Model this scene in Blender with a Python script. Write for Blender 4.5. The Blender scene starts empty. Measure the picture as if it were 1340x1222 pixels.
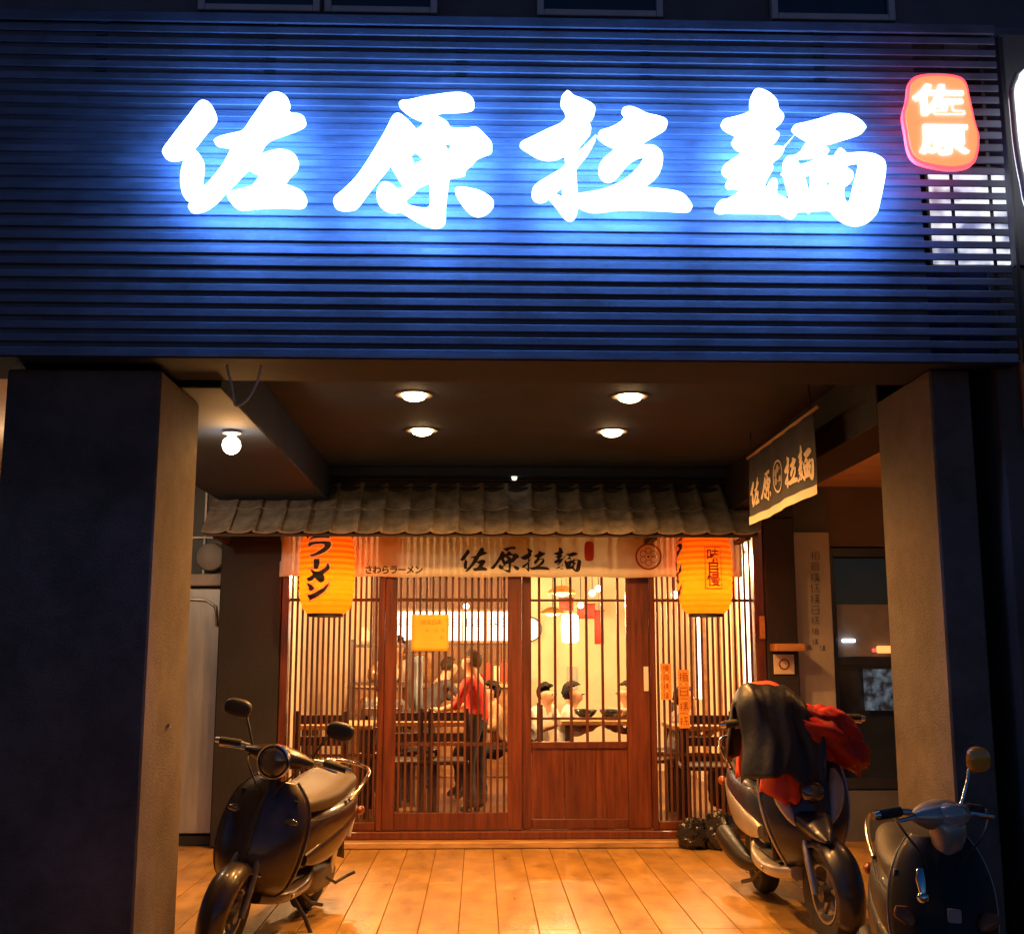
import bpy, bmesh, math, random
from mathutils import Vector, Matrix, noise
random.seed(7)
R = math.radians
SC = bpy.context.scene
COL = SC.collection

# ------------------------------------------------------------------ camera
CAM_H, PITCH, YAW, FPX = 1.32, R(9.5), R(1.65), 1490.0
cd = bpy.data.cameras.new('camera')
cam = bpy.data.objects.new('camera', cd)
COL.objects.link(cam)
cd.sensor_fit = 'HORIZONTAL'
cd.sensor_width = 36.0
cd.lens = 36.0 * FPX / 1340.0
cd.clip_end = 500
cam.location = (0, 0, CAM_H)
cam.rotation_euler = (R(90) + PITCH, 0, -YAW)
SC.camera = cam

# ------------------------------------------------------------------ night sky
w = bpy.data.worlds.new('World')
SC.world = w
w.use_nodes = True
wn = w.node_tree
sky = wn.nodes.new('ShaderNodeTexSky')
sky.sky_type = 'NISHITA'
sky.sun_disc = False
sky.sun_elevation = R(1.4)
sky.ozone_density = 5.0
sky.dust_density = 0.3
sky.sun_rotation = R(180)
wn.links.new(sky.outputs[0], wn.nodes['Background'].inputs[0])
wn.nodes['Background'].inputs[1].default_value = 0.15
SC.view_settings.view_transform = 'Standard'
SC.view_settings.look = 'None'
SC.view_settings.gamma = 1
SC.view_settings.exposure = 0
SC.view_settings.use_curve_mapping = False
try:
    SC.cycles.use_denoising = True
    SC.cycles.sample_clamp_indirect = 6
    SC.cycles.max_bounces = 8
    SC.cycles.caustics_reflective = False
    SC.cycles.caustics_refractive = False
except Exception:
    pass

# ------------------------------------------------------------------ helpers
_f = Vector((math.sin(YAW)*math.cos(PITCH), math.cos(YAW)*math.cos(PITCH), math.sin(PITCH)))
_r = Vector((math.cos(YAW), -math.sin(YAW), 0))
_u = _r.cross(_f)
def at(px, py, Y=None, Z=None, X=None):
    """survey point: where the sight line through a photo pixel meets a plane of the place"""
    d = _f*FPX + _r*(px-670) - _u*(py-611)
    if Y is not None: t = Y/d.y
    elif Z is not None: t = (Z-CAM_H)/d.z
    else: t = X/d.x
    return Vector((d.x*t, d.y*t, CAM_H + d.z*t))

WL = {}
def link(o, parent, loc):
    COL.objects.link(o)
    if parent is not None:
        o.parent = parent
        o.location = Vector(loc) - WL[parent.name]
    else:
        o.location = loc
    WL[o.name] = Vector(loc)
    return o
def tag(o, label=None, cat=None, group=None, kind=None):
    if label: o['label'] = label
    if cat: o['category'] = cat
    if group: o['group'] = group
    if kind: o['kind'] = kind
    return o
def thing(name, label, cat, loc=(0, 0, 0), group=None):
    o = bpy.data.objects.new(name, None)
    o.empty_display_size = 0.1
    link(o, None, loc)
    return tag(o, label, cat, group)
def mk(name, verts, faces, mat, parent=None, smooth=False, angle=None, origin=None):
    vs = [Vector(v) for v in verts]
    if origin is None:
        lo = Vector([min(v[i] for v in vs) for i in range(3)])
        hi = Vector([max(v[i] for v in vs) for i in range(3)])
        origin = Vector(((lo.x+hi.x)/2, (lo.y+hi.y)/2, lo.z))
    origin = Vector(origin)
    me = bpy.data.meshes.new(name)
    me.from_pydata([v-origin for v in vs], [], faces)
    bm = bmesh.new(); bm.from_mesh(me)
    bmesh.ops.recalc_face_normals(bm, faces=bm.faces)
    bm.to_mesh(me); bm.free()
    if smooth:
        me.polygons.foreach_set('use_smooth', [True]*len(me.polygons))
        if angle:
            try: me.set_sharp_from_angle(angle=R(angle))
            except Exception: pass
    me.materials.append(mat)
    o = bpy.data.objects.new(name, me)
    return link(o, parent, origin)
def dup(o, loc, parent=None, rot=None, scale=None):
    c = o.copy()
    link(c, parent, loc)
    if rot is not None: c.rotation_euler = rot
    if scale is not None: c.scale = scale
    return c
def boxm(x0, x1, y0, y1, z0, z1, bev=0.0):
    bm = bmesh.new()
    vs = [bm.verts.new(p) for p in ((x0,y0,z0),(x1,y0,z0),(x1,y1,z0),(x0,y1,z0),(x0,y0,z1),(x1,y0,z1),(x1,y1,z1),(x0,y1,z1))]
    for f in ((3,2,1,0),(4,5,6,7),(0,1,5,4),(1,2,6,5),(2,3,7,6),(3,0,4,7)):
        bm.faces.new([vs[i] for i in f])
    if bev > 0:
        bmesh.ops.bevel(bm, geom=list(bm.edges), offset=bev, segments=1, affect='EDGES')
    bm.verts.ensure_lookup_table()
    v = [tuple(q.co) for q in bm.verts]
    for i, q in enumerate(bm.verts): q.index = i
    f = [[q.index for q in fc.verts] for fc in bm.faces]
    bm.free()
    return v, f
def box(name, x0, x1, y0, y1, z0, z1, mat, parent=None, bev=0.0):
    if x0 > x1: x0, x1 = x1, x0
    if y0 > y1: y0, y1 = y1, y0
    if z0 > z1: z0, z1 = z1, z0
    v, f = boxm(x0, x1, y0, y1, z0, z1, bev)
    return mk(name, v, f, mat, parent)
def join(*parts):
    V, Fc = [], []
    for v, f in parts:
        b = len(V)
        V += [tuple(p) for p in v]
        Fc += [[i+b for i in q] for q in f]
    return V, Fc
def tube(pts, rad, n=10, cap=True):
    pts = [Vector(p) for p in pts]
    m = len(pts)
    rads = rad if isinstance(rad, (list, tuple)) else [rad]*m
    V, Fc = [], []
    prev = None
    for i, p in enumerate(pts):
        t = (pts[min(i+1, m-1)] - pts[max(i-1, 0)]).normalized()
        if prev is None:
            a = t.cross(Vector((0, 0, 1)))
            if a.length < 1e-3: a = t.cross(Vector((1, 0, 0)))
        else:
            a = prev - t*prev.dot(t)
        a.normalize(); prev = a
        b = t.cross(a)
        for k in range(n):
            q = 2*math.pi*k/n
            V.append(tuple(p + (a*math.cos(q)+b*math.sin(q))*rads[i]))
    for i in range(m-1):
        for k in range(n):
            Fc.append([i*n+k, i*n+(k+1) % n, (i+1)*n+(k+1) % n, (i+1)*n+k])
    if cap:
        Fc.append(list(range(n))[::-1]); Fc.append([(m-1)*n+k for k in range(n)])
    return V, Fc
def cr(P, sub):
    """Catmull-Rom through tuples of numbers"""
    out = []
    n = len(P)
    for i in range(n-1):
        p0, p1, p2, p3 = P[max(i-1, 0)], P[i], P[i+1], P[min(i+2, n-1)]
        for s in range(sub):
            t = s/sub
            out.append(tuple(0.5*((2*b)+(c-a)*t+(2*a-5*b+4*c-d)*t*t+(3*b-a-3*c+d)*t**3) for a, b, c, d in zip(p0, p1, p2, p3)))
    out.append(tuple(P[-1]))
    return out
def loft(secs, axis='x', n=22, sub=5):
    """secs: (x, y, z, half width, half height, exponent); rings in YZ (axis x) or YX (axis z)"""
    S = cr([tuple(s) for s in secs], sub)
    V, Fc = [], []
    for (x, y, z, ra, rb, e) in S:
        for k in range(n):
            q = 2*math.pi*k/n
            c, s = math.cos(q), math.sin(q)
            a = math.copysign(abs(c)**(2/e), c)*max(ra, 1e-4)
            b = math.copysign(abs(s)**(2/e), s)*max(rb, 1e-4)
            V.append((x, y+a, z+b) if axis == 'x' else (x+b, y+a, z))
    m = len(S)
    for i in range(m-1):
        for k in range(n):
            Fc.append([i*n+k, i*n+(k+1) % n, (i+1)*n+(k+1) % n, (i+1)*n+k])
    Fc.append(list(range(n))[::-1]); Fc.append([(m-1)*n+k for k in range(n)])
    return V, Fc
def lathe(prof, n=28, c=(0, 0, 0), axis='z', closed=False):
    V, Fc = [], []
    m = len(prof)
    for (r, h) in prof:
        for k in range(n):
            q = 2*math.pi*k/n
            a, b = r*math.cos(q), r*math.sin(q)
            if axis == 'z': p = (a, b, h)
            elif axis == 'y': p = (a, h, b)
            else: p = (h, a, b)
            V.append((p[0]+c[0], p[1]+c[1], p[2]+c[2]))
    for i in range(m if closed else m-1):
        j = (i+1) % m
        for k in range(n):
            Fc.append([i*n+k, i*n+(k+1) % n, j*n+(k+1) % n, j*n+k])
    if not closed:
        if prof[0][0] > 1e-5: Fc.append(list(range(n))[::-1])
        if prof[-1][0] > 1e-5: Fc.append([(m-1)*n+k for k in range(n)])
    return V, Fc
def ell(c, rx, ry, rz, nu=18, nv=12):
    V, Fc = [], []
    for j in range(nv+1):
        ph = math.pi*j/nv
        for k in range(nu):
            q = 2*math.pi*k/nu
            V.append((c[0]+rx*math.sin(ph)*math.cos(q), c[1]+ry*math.sin(ph)*math.sin(q), c[2]+rz*math.cos(ph)))
    for j in range(nv):
        for k in range(nu):
            Fc.append([j*nu+k, j*nu+(k+1) % nu, (j+1)*nu+(k+1) % nu, (j+1)*nu+k])
    return V, Fc
def grid(fn, nu, nv):
    V = [tuple(fn(i/nu, j/nv)) for j in range(nv+1) for i in range(nu+1)]
    Fc = [[j*(nu+1)+i, j*(nu+1)+i+1, (j+1)*(nu+1)+i+1, (j+1)*(nu+1)+i] for j in range(nv) for i in range(nu)]
    return V, Fc
def solid(o, t, off=-1):
    m = o.modifiers.new('thickness', 'SOLIDIFY'); m.thickness = t; m.offset = off
    return o
def subs(o, lv=1):
    m = o.modifiers.new('subdivision', 'SUBSURF'); m.levels = lv; m.render_levels = lv
    return o

# ------------------------------------------------------------------ materials
MATS = {}
def pmat(name, col, rough=0.6, metal=0.0, var=0.12, vs=(6, 6, 6), bump=0.0, bs=60.0, coat=0.0, rnd=0.0, spec=0.5, wear=None, sheen=0.0, stain=0.0, ss=1.4):
    if name in MATS: return MATS[name]
    m = bpy.data.materials.new(name); m.use_nodes = True
    nt = m.node_tree; N = nt.nodes; L = nt.links
    b = N['Principled BSDF']
    b.inputs['Metallic'].default_value = metal
    b.inputs['Coat Weight'].default_value = coat
    b.inputs['Coat Roughness'].default_value = 0.08
    b.inputs['Specular IOR Level'].default_value = spec
    b.inputs['Sheen Weight'].default_value = sheen
    tc = N.new('ShaderNodeTexCoord')
    mp = N.new('ShaderNodeMapping'); mp.inputs['Scale'].default_value = vs
    oi = N.new('ShaderNodeObjectInfo')
    ad = N.new('ShaderNodeVectorMath'); ad.operation = 'MULTIPLY_ADD'
    cv = N.new('ShaderNodeCombineXYZ')
    for i in range(3): L.new(oi.outputs['Random'], cv.inputs[i])
    L.new(cv.outputs[0], ad.inputs[0]); ad.inputs[1].default_value = (17, 31, 23)
    L.new(tc.outputs['Object'], ad.inputs[2])
    L.new(ad.outputs[0], mp.inputs['Vector'])
    nz = N.new('ShaderNodeTexNoise'); nz.inputs['Scale'].default_value = 1.0; nz.inputs['Detail'].default_value = 6; nz.inputs['Roughness'].default_value = 0.62
    L.new(mp.outputs[0], nz.inputs['Vector'])
    rp = N.new('ShaderNodeValToRGB')
    rp.color_ramp.elements[0].position = 0.28; rp.color_ramp.elements[1].position = 0.72
    lo = [max(0, c*(1-var*1.6)) for c in col]; hi = [min(1, c*(1+var*1.6)) for c in col]
    if wear: lo = wear
    rp.color_ramp.elements[0].color = (*lo, 1); rp.color_ramp.elements[1].color = (*hi, 1)
    L.new(nz.outputs[0], rp.inputs[0])
    out = rp.outputs[0]
    if rnd > 0:
        hs = N.new('ShaderNodeHueSaturation')
        mr = N.new('ShaderNodeMapRange'); mr.inputs[3].default_value = 1-rnd; mr.inputs[4].default_value = 1+rnd
        L.new(oi.outputs['Random'], mr.inputs[0]); L.new(mr.outputs[0], hs.inputs['Value'])
        L.new(out, hs.inputs['Color']); out = hs.outputs[0]
    if stain > 0:
        ge = N.new('ShaderNodeNewGeometry')
        n3 = N.new('ShaderNodeTexNoise'); n3.inputs['Scale'].default_value = ss; n3.inputs['Detail'].default_value = 7; n3.inputs['Roughness'].default_value = 0.68; n3.inputs['Distortion'].default_value = 0.6
        L.new(ge.outputs['Position'], n3.inputs['Vector'])
        r3 = N.new('ShaderNodeValToRGB'); r3.color_ramp.elements[0].position = 0.36; r3.color_ramp.elements[1].position = 0.56
        g_ = 1-stain
        r3.color_ramp.elements[0].color = (g_, g_*0.97, g_*0.93, 1); r3.color_ramp.elements[1].color = (1, 1, 1, 1)
        L.new(n3.outputs[0], r3.inputs[0])
        mx3 = N.new('ShaderNodeMix'); mx3.data_type = 'RGBA'; mx3.blend_type = 'MULTIPLY'; mx3.inputs[0].default_value = 1.0
        L.new(out, mx3.inputs[6]); L.new(r3.outputs[0], mx3.inputs[7]); out = mx3.outputs[2]
    L.new(out, b.inputs['Base Color'])
    rr = N.new('ShaderNodeMapRange'); rr.inputs[3].default_value = max(0.02, rough-0.1); rr.inputs[4].default_value = min(1, rough+0.12)
    L.new(nz.outputs[0], rr.inputs[0]); L.new(rr.outputs[0], b.inputs['Roughness'])
    if bump > 0:
        n2 = N.new('ShaderNodeTexNoise'); n2.inputs['Scale'].default_value = bs; n2.inputs['Detail'].default_value = 4
        L.new(tc.outputs['Object'], n2.inputs['Vector'])
        bp = N.new('ShaderNodeBump'); bp.inputs['Strength'].default_value = bump; bp.inputs['Distance'].default_value = 0.01
        L.new(n2.outputs[0], bp.inputs['Height']); L.new(bp.outputs[0], b.inputs['Normal'])
    MATS[name] = m
    return m
def emat(name, col, st):
    if name in MATS: return MATS[name]
    m = bpy.data.materials.new(name); m.use_nodes = True
    b = m.node_tree.nodes['Principled BSDF']
    b.inputs['Base Color'].default_value = (0.6, 0.6, 0.6, 1)
    b.inputs['Emission Color'].default_value = (*col, 1)
    b.inputs['Emission Strength'].default_value = st
    MATS[name] = m
    return m
def glassmat(name, tint=(1, 1, 1), refl=0.06, rough=0.02):
    m = bpy.data.materials.new(name); m.use_nodes = True
    nt = m.node_tree; N = nt.nodes
    N.remove(N['Principled BSDF'])
    t = N.new('ShaderNodeBsdfTransparent'); t.inputs[0].default_value = (*tint, 1)
    g = N.new('ShaderNodeBsdfGlossy'); g.inputs['Roughness'].default_value = rough
    fr = N.new('ShaderNodeFresnel'); fr.inputs[0].default_value = 1.45
    mx = N.new('ShaderNodeMixShader')
    nt.links.new(fr.outputs[0], mx.inputs[0]); nt.links.new(t.outputs[0], mx.inputs[1]); nt.links.new(g.outputs[0], mx.inputs[2])
    nt.links.new(mx.outputs[0], N['Material Output'].inputs[0])
    return m
def papermat(name, col, trans=0.6):
    m = bpy.data.materials.new(name); m.use_nodes = True
    nt = m.node_tree; N = nt.nodes
    N.remove(N['Principled BSDF'])
    d = N.new('ShaderNodeBsdfDiffuse'); t = N.new('ShaderNodeBsdfTranslucent')
    nz = N.new('ShaderNodeTexNoise'); nz.inputs['Scale'].default_value = 14; nz.inputs['Detail'].default_value = 5
    tc = N.new('ShaderNodeTexCoord'); nt.links.new(tc.outputs['Object'], nz.inputs['Vector'])
    rp = N.new('ShaderNodeValToRGB')
    rp.color_ramp.elements[0].color = (*[c*0.82 for c in col], 1); rp.color_ramp.elements[1].color = (*[min(1, c*1.08) for c in col], 1)
    nt.links.new(nz.outputs[0], rp.inputs[0])
    nt.links.new(rp.outputs[0], d.inputs[0]); nt.links.new(rp.outputs[0], t.inputs[0])
    mx = N.new('ShaderNodeMixShader'); mx.inputs[0].default_value = trans
    nt.links.new(d.outputs[0], mx.inputs[1]); nt.links.new(t.outputs[0], mx.inputs[2])
    nt.links.new(mx.outputs[0], N['Material Output'].inputs[0])
    MATS[name] = m
    return m
def lamp(name, kind, loc, energy, col, parent, size=0.05, rot=(0, 0, 0), spot=None):
    l = bpy.data.lights.new(name, kind)
    l.energy = energy; l.color = col
    if kind in ('POINT', 'SPOT'): l.shadow_soft_size = size
    if kind == 'SPOT': l.spot_size = R(spot[0]); l.spot_blend = spot[1]
    o = bpy.data.objects.new(name, l)
    link(o, parent, loc)
    o.rotation_euler = rot
    return o

WARM = (1.0, 0.43, 0.105)
INNER = (1.0, 0.62, 0.27)
M_pillar = pmat('pillar paint', (0.10, 0.082, 0.077), 0.75, var=0.25, vs=(3, 3, 3), bump=0.5, bs=140, stain=0.25, ss=7.0)
M_dark = pmat('dark wall paint', (0.015, 0.0125, 0.016), 0.7, var=0.25, vs=(3, 3, 3), bump=0.25, bs=90, stain=0.4)
M_ceil = pmat('glare tinted ceiling paint', (0.007, 0.030, 0.115), 0.8, var=0.2, vs=(2, 2, 2), bump=0.25, bs=120, stain=0.35)  # blue of the paint stands in for glare from the sign
M_slat = pmat('louvre slat paint', (0.085, 0.104, 0.152), 0.5, var=0.22, vs=(2.5, 12, 12), bump=0.1, bs=80, rnd=0.16, stain=0.3, ss=4.0)
M_back = pmat('louvre backing board', (0.076, 0.093, 0.136), 0.7, var=0.3, vs=(3, 3, 3))
M_wood = pmat('red brown stained wood', (0.105, 0.023, 0.006), 0.38, var=0.35, vs=(30, 30, 2.2), bump=0.12, bs=70, coat=0.15, rnd=0.12)
M_slatw = pmat('lattice slat wood', (0.085, 0.023, 0.008), 0.45, var=0.3, vs=(40, 40, 3), rnd=0.25)
M_sill = pmat('worn threshold wood', (0.42, 0.25, 0.10), 0.3, var=0.3, vs=(3, 20, 20), coat=0.2)
M_plank = pmat('arcade floor tile', (0.385, 0.222, 0.062), 0.31, var=0.2, vs=(9, 3, 9), bump=0.25, bs=45, rnd=0.09, spec=0.5, stain=0.2, ss=4.5)
M_grout = pmat('floor grout', (0.24, 0.13, 0.045), 0.9, var=0.3)
M_rooft = pmat('grey brown roof tile', (0.27, 0.24, 0.22), 0.6, var=0.35, vs=(9, 9, 9), bump=0.3, bs=40, rnd=0.16)
M_cloth = papermat('cream banner cloth', (0.95, 0.90, 0.80), 0.22)
M_ink = pmat('black ink', (0.012, 0.008, 0.008), 0.7, var=0.1)
M_redink = pmat('red ink', (0.55, 0.06, 0.02), 0.7, var=0.1)
M_glass = glassmat('window glass')
M_chrome = pmat('chrome', (0.75, 0.74, 0.72), 0.12, metal=1.0, var=0.05)
M_steel = pmat('brushed steel', (0.5, 0.5, 0.5), 0.35, metal=1.0, var=0.12, vs=(40, 40, 2))
M_black = pmat('black plastic', (0.015, 0.015, 0.017), 0.45, var=0.2, bump=0.1, bs=200)
M_rubber = pmat('tyre rubber', (0.018, 0.017, 0.017), 0.75, var=0.3, vs=(20, 20, 20), bump=0.3, bs=120)
M_letter = emat('white sign letter light', (0.42, 0.66, 1.0), 6.0)
M_halo = emat('blue backlight', (0.085, 0.29, 1.0), 46.0)
M_lampw = emat('warm lamp glass', (1.0, 0.66, 0.30), 34.0)
M_concrete = pmat('grey render', (0.09, 0.09, 0.1), 0.85, var=0.2, vs=(2, 2, 2), bump=0.3, bs=90)
M_asphalt = pmat('asphalt', (0.05, 0.05, 0.052), 0.85, var=0.3, vs=(4, 4, 4), bump=0.6, bs=220)
M_whitep = pmat('white paint', (0.7, 0.7, 0.7), 0.5, var=0.08)

# ------------------------------------------------------------------ glyph outlines (traced sign lettering, sheet units)
def smooth_loop(P, sub=3):
    n = len(P); out = []
    for i in range(n):
        p0, p1, p2, p3 = P[i-1], P[i], P[(i+1) % n], P[(i+2) % n]
        d1 = (p1[0]-p0[0], p1[1]-p0[1]); d2 = (p2[0]-p1[0], p2[1]-p1[1]); d3 = (p3[0]-p2[0], p3[1]-p2[1])
        def sharp(a, b):
            la, lb = math.hypot(*a), math.hypot(*b)
            return la < 1e-6 or lb < 1e-6 or (a[0]*b[0]+a[1]*b[1])/(la*lb) < 0.35
        t1 = (0, 0) if sharp(d1, d2) else ((p2[0]-p0[0])*0.5, (p2[1]-p0[1])*0.5)
        t2 = (0, 0) if sharp(d2, d3) else ((p3[0]-p1[0])*0.5, (p3[1]-p1[1])*0.5)
        for s in range(sub):
            t = s/sub
            h1, h2, h3, h4 = 2*t**3-3*t*t+1, t**3-2*t*t+t, -2*t**3+3*t*t, t**3-t*t
            out.append(tuple(h1*p1[k]+h2*t1[k]+h3*p2[k]+h4*t2[k] for k in (0, 1)))
    return out
G_ZUO = [[(415,130),(470,150),(510,205),(525,265),(505,315),(440,390),(330,530),(385,575),(415,630),(420,700),(410,780),(410,860),(450,825),(520,745),(590,650),(655,522),(600,512),(530,498),(503,472),(530,445),(600,420),(690,400),(750,380),(800,310),(870,210),(940,110),(985,72),(1035,62),(1090,80),(1130,120),(1142,165),(1130,205),(1160,238),(1220,243),(1262,270),(1275,305),(1255,340),(1190,372),(1070,415),(990,445),(940,480),(905,535),(870,600),(930,570),(1000,548),(1070,540),(1140,555),(1195,595),(1213,645),(1195,705),(1150,750),(1120,785),(1095,830),(1160,850),(1230,880),(1270,915),(1283,960),(1265,1005),(1225,1023),(1100,1020),(900,1022),(740,1037),(690,1022),(640,975),(615,930),(645,892),(730,870),(820,845),(865,795),(895,745),(840,728),(790,700),(740,750),(680,815),(595,898),(540,960),(480,1010),(420,1045),(350,1060),(305,1050),(290,1022),(305,985),(330,955),(285,960),(248,930),(228,850),(225,760),(240,680),(268,592),(220,615),(160,625),(105,610),(75,575),(85,530),(140,455),(220,350),(300,250),(365,160)]]
G_YUAN = [[(532,145),(555,122),(620,115),(720,92),(850,72),(960,60),(1040,65),(1090,95),(1113,140),(1105,172),(1070,188),(980,198),(880,200),(835,210),(800,230),(860,255),(910,290),(940,330),(1060,332),(1110,322),(1150,340),(1200,390),(1240,435),(1250,475),(1240,510),(1190,530),(1130,558),(1100,595),(1045,645),(1040,680),(980,695),(925,708),(912,790),(900,880),(895,960),(893,1030),(870,1070),(820,1085),(760,1075),(690,1045),(610,1000),(545,962),(490,968),(430,950),(380,905),(362,850),(372,790),(400,750),(435,740),(480,755),(530,795),(572,775),(545,740),(510,680),(468,608),(430,660),(370,730),(300,820),(225,920),(185,945),(110,952),(55,935),(32,895),(50,850),(110,800),(200,710),(280,600),(360,470),(430,350),(480,250),(510,222),(545,222),(590,255),(635,300),(668,340),(705,315),(730,268),(680,255),(620,225),(560,180)],
 [(658,500),(730,568),(655,608),(640,565),(620,535)],
 [(840,445),(890,436),(935,445),(930,475),(910,500),(890,465)],
 [(765,742),(685,775),(650,820),(595,865),(605,912),(660,930),(740,942),(768,915),(768,830)],
 [(960,800),(985,780),(1060,785),(1150,808),(1220,845),(1262,895),(1245,940),(1200,980),(1145,997),(1085,980),(1030,925),(985,860)]]
G_LA = [[(375,43),(400,55),(425,80),(480,100),(545,130),(582,165),(580,205),(560,245),(537,270),(552,310),(548,350),(520,385),(445,478),(452,492),(500,450),(580,368),(592,380),(570,430),(520,515),(450,605),(447,680),(455,795),(560,780),(660,755),(760,712),(840,655),(900,590),(945,515),(890,530),(830,570),(770,640),(725,688),(680,703),(635,685),(608,635),(612,580),(650,530),(700,490),(728,450),(680,435),(625,400),(600,368),(620,335),(690,312),(760,275),(797,225),(775,190),(790,168),(840,160),(900,180),(960,210),(1040,228),(1095,250),(1112,285),(1095,320),(1030,360),(960,400),(900,445),(990,440),(1045,465),(1075,510),(1075,580),(1055,640),(1000,700),(920,748),(1000,755),(1120,768),(1200,785),(1250,820),(1290,880),(1285,910),(1240,922),(1120,915),(950,908),(760,908),(650,920),(570,925),(510,912),(458,885),(455,930),(430,975),(395,988),(355,965),(310,905),(245,825),(210,848),(160,850),(122,820),(118,770),(150,725),(240,668),(355,592),(355,512),(300,535),(230,542),(160,525),(100,490),(45,455),(28,435),(50,412),(130,375),(230,325),(320,285),(360,245),(360,190),(330,140),(335,85)],
 [(340,740),(340,818),(280,795)]]
G_MIAN = [[(345,57),(400,70),(455,105),(490,150),(502,205),(535,245),(535,285),(500,320),(460,358),(500,380),(505,410),(470,450),(430,485),(500,475),(540,490),(535,525),(500,560),(445,600),(462,635),(450,670),(420,720),(398,775),(415,765),(445,715),(480,715),(495,760),(488,822),(540,850),(600,885),(575,810),(555,740),(540,685),(520,665),(537,640),(540,580),(565,550),(610,545),(655,515),(690,460),(735,437),(680,410),(620,370),(600,338),(625,318),(700,302),(800,275),(900,245),(960,240),(1030,250),(1100,290),(1138,335),(1130,360),(1090,385),(980,420),(880,450),(808,455),(850,485),(870,515),(845,552),(910,545),(925,505),(950,492),(985,515),(1000,528),(1100,522),(1180,530),(1240,555),(1280,600),(1282,680),(1265,780),(1240,900),(1220,970),(1180,1015),(1120,1045),(1050,1050),(980,1025),(925,985),(890,945),(860,937),(750,943),(640,948),(632,980),(600,998),(555,985),(500,950),(435,905),(380,935),(330,945),(280,935),(242,905),(190,935),(120,957),(65,960),(35,940),(45,900),(85,868),(115,865),(170,835),(232,790),(180,778),(135,780),(115,745),(135,710),(168,690),(125,695),(90,660),(95,620),(140,585),(200,545),(240,512),(195,490),(165,455),(165,425),(220,398),(160,378),(100,340),(80,305),(105,280),(180,262),(250,240),(290,210),(292,140),(310,80)],
 [(630,580),(670,558),(780,553),(760,578),(655,613)],
 [(690,690),(740,675),(733,780),(730,855),(712,780)],
 [(1003,605),(1085,590),(1088,620),(1060,730),(1030,850),(1010,900),(980,855),(985,775),(1030,740),(1050,695),(1035,660),(1000,635)],
 [(860,730),(885,722),(882,745),(848,770)],
 [(408,627),(330,705),(272,738),(295,740),(350,695)],
 [(312,835),(345,855),(300,878),(258,888)]]
G_RAMEN = [[(265,190),(300,165),(420,150),(545,160),(548,185),(430,180),(320,188),(280,200)],
 [(250,255),(262,235),(400,228),(540,228),(568,250),(560,300),(500,360),(420,400),(320,420),(290,405),(370,375),(450,330),(490,285),(470,262),(380,262),(300,275),(265,298)],
 [(350,455),(430,455),(425,540),(400,585),(355,580)],
 [(255,700),(310,675),(340,650),(325,620),(298,585),(345,600),(400,620),(450,600),(510,560),(530,500),(555,545),(550,590),(510,630),(480,655),(500,700),(490,740),(455,762),(415,745),(375,700),(320,735),(270,740)],
 [(262,760),(310,780),(350,810),(368,840),(325,860),(290,840)],
 [(265,915),(330,905),(420,865),(500,815),(555,755),(545,800),(500,870),(420,930),(330,970),(290,988)]]
# sheet origin (photo px) and units per px for each
GL = {'zuo': (G_ZUO, 200, 110, 6.381), 'yuan': (G_YUAN, 430, 110, 5.826), 'la': (G_LA, 675, 110, 5.583), 'mian': (G_MIAN, 930, 105, 5.583)}
def flatmesh(loops, extrude=0.0, offset=0.0):
    """filled 2-D outline with holes -> verts, faces"""
    cu = bpy.data.curves.new('outline', 'CURVE')
    cu.dimensions = '2D'; cu.fill_mode = 'BOTH'; cu.extrude = extrude; cu.offset = offset
    for lp in loops:
        sp = cu.splines.new('POLY'); sp.points.add(len(lp)-1)
        for q, p in zip(sp.points, lp): q.co = (p[0], p[1], 0, 1)
        sp.use_cyclic_u = True
    return harvest(cu)
def harvest(cu):
    o = bpy.data.objects.new('outline', cu); COL.objects.link(o)
    dg = bpy.context.evaluated_depsgraph_get()
    me = bpy.data.meshes.new_from_object(o.evaluated_get(dg))
    bm = bmesh.new(); bm.from_mesh(me)
    bmesh.ops.remove_doubles(bm, verts=bm.verts, dist=1e-6)
    for i, q in enumerate(bm.verts): q.index = i
    V = [tuple(q.co) for q in bm.verts]; Fc = [[q.index for q in f.verts] for f in bm.faces]
    bm.free(); bpy.data.objects.remove(o); bpy.data.curves.remove(cu); bpy.data.meshes.remove(me)
    return V, Fc
def textmesh(body, size, extrude=0.0, align='CENTER', spacing=1.0):
    cu = bpy.data.curves.new('lettering', 'FONT')
    cu.body = body; cu.size = size; cu.extrude = extrude; cu.align_x = align; cu.align_y = 'CENTER'; cu.space_character = spacing; cu.space_line = 0.9
    cu.resolution_u = 3
    return harvest(cu)
def boldtext(body, size, off, spacing=0.86):
    cu = bpy.data.curves.new('lettering', 'FONT')
    cu.body = body; cu.size = size; cu.offset = off; cu.align_x = 'CENTER'; cu.align_y = 'CENTER'; cu.space_character = spacing; cu.resolution_u = 3
    return harvest(cu)
def refine(V, Fc, maxlen):
    bm = bmesh.new()
    vs = [bm.verts.new(v) for v in V]
    for f in Fc:
        try: bm.faces.new([vs[i] for i in f])
        except ValueError: pass
    bmesh.ops.triangulate(bm, faces=bm.faces)
    for _ in range(5):
        es = [e for e in bm.edges if e.calc_length() > maxlen]
        if not es: break
        bmesh.ops.subdivide_edges(bm, edges=es, cuts=1)
        bmesh.ops.triangulate(bm, faces=bm.faces)
    for i, q in enumerate(bm.verts): q.index = i
    out = [tuple(q.co) for q in bm.verts], [[q.index for q in f.verts] for f in bm.faces]
    bm.free()
    return out
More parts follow.
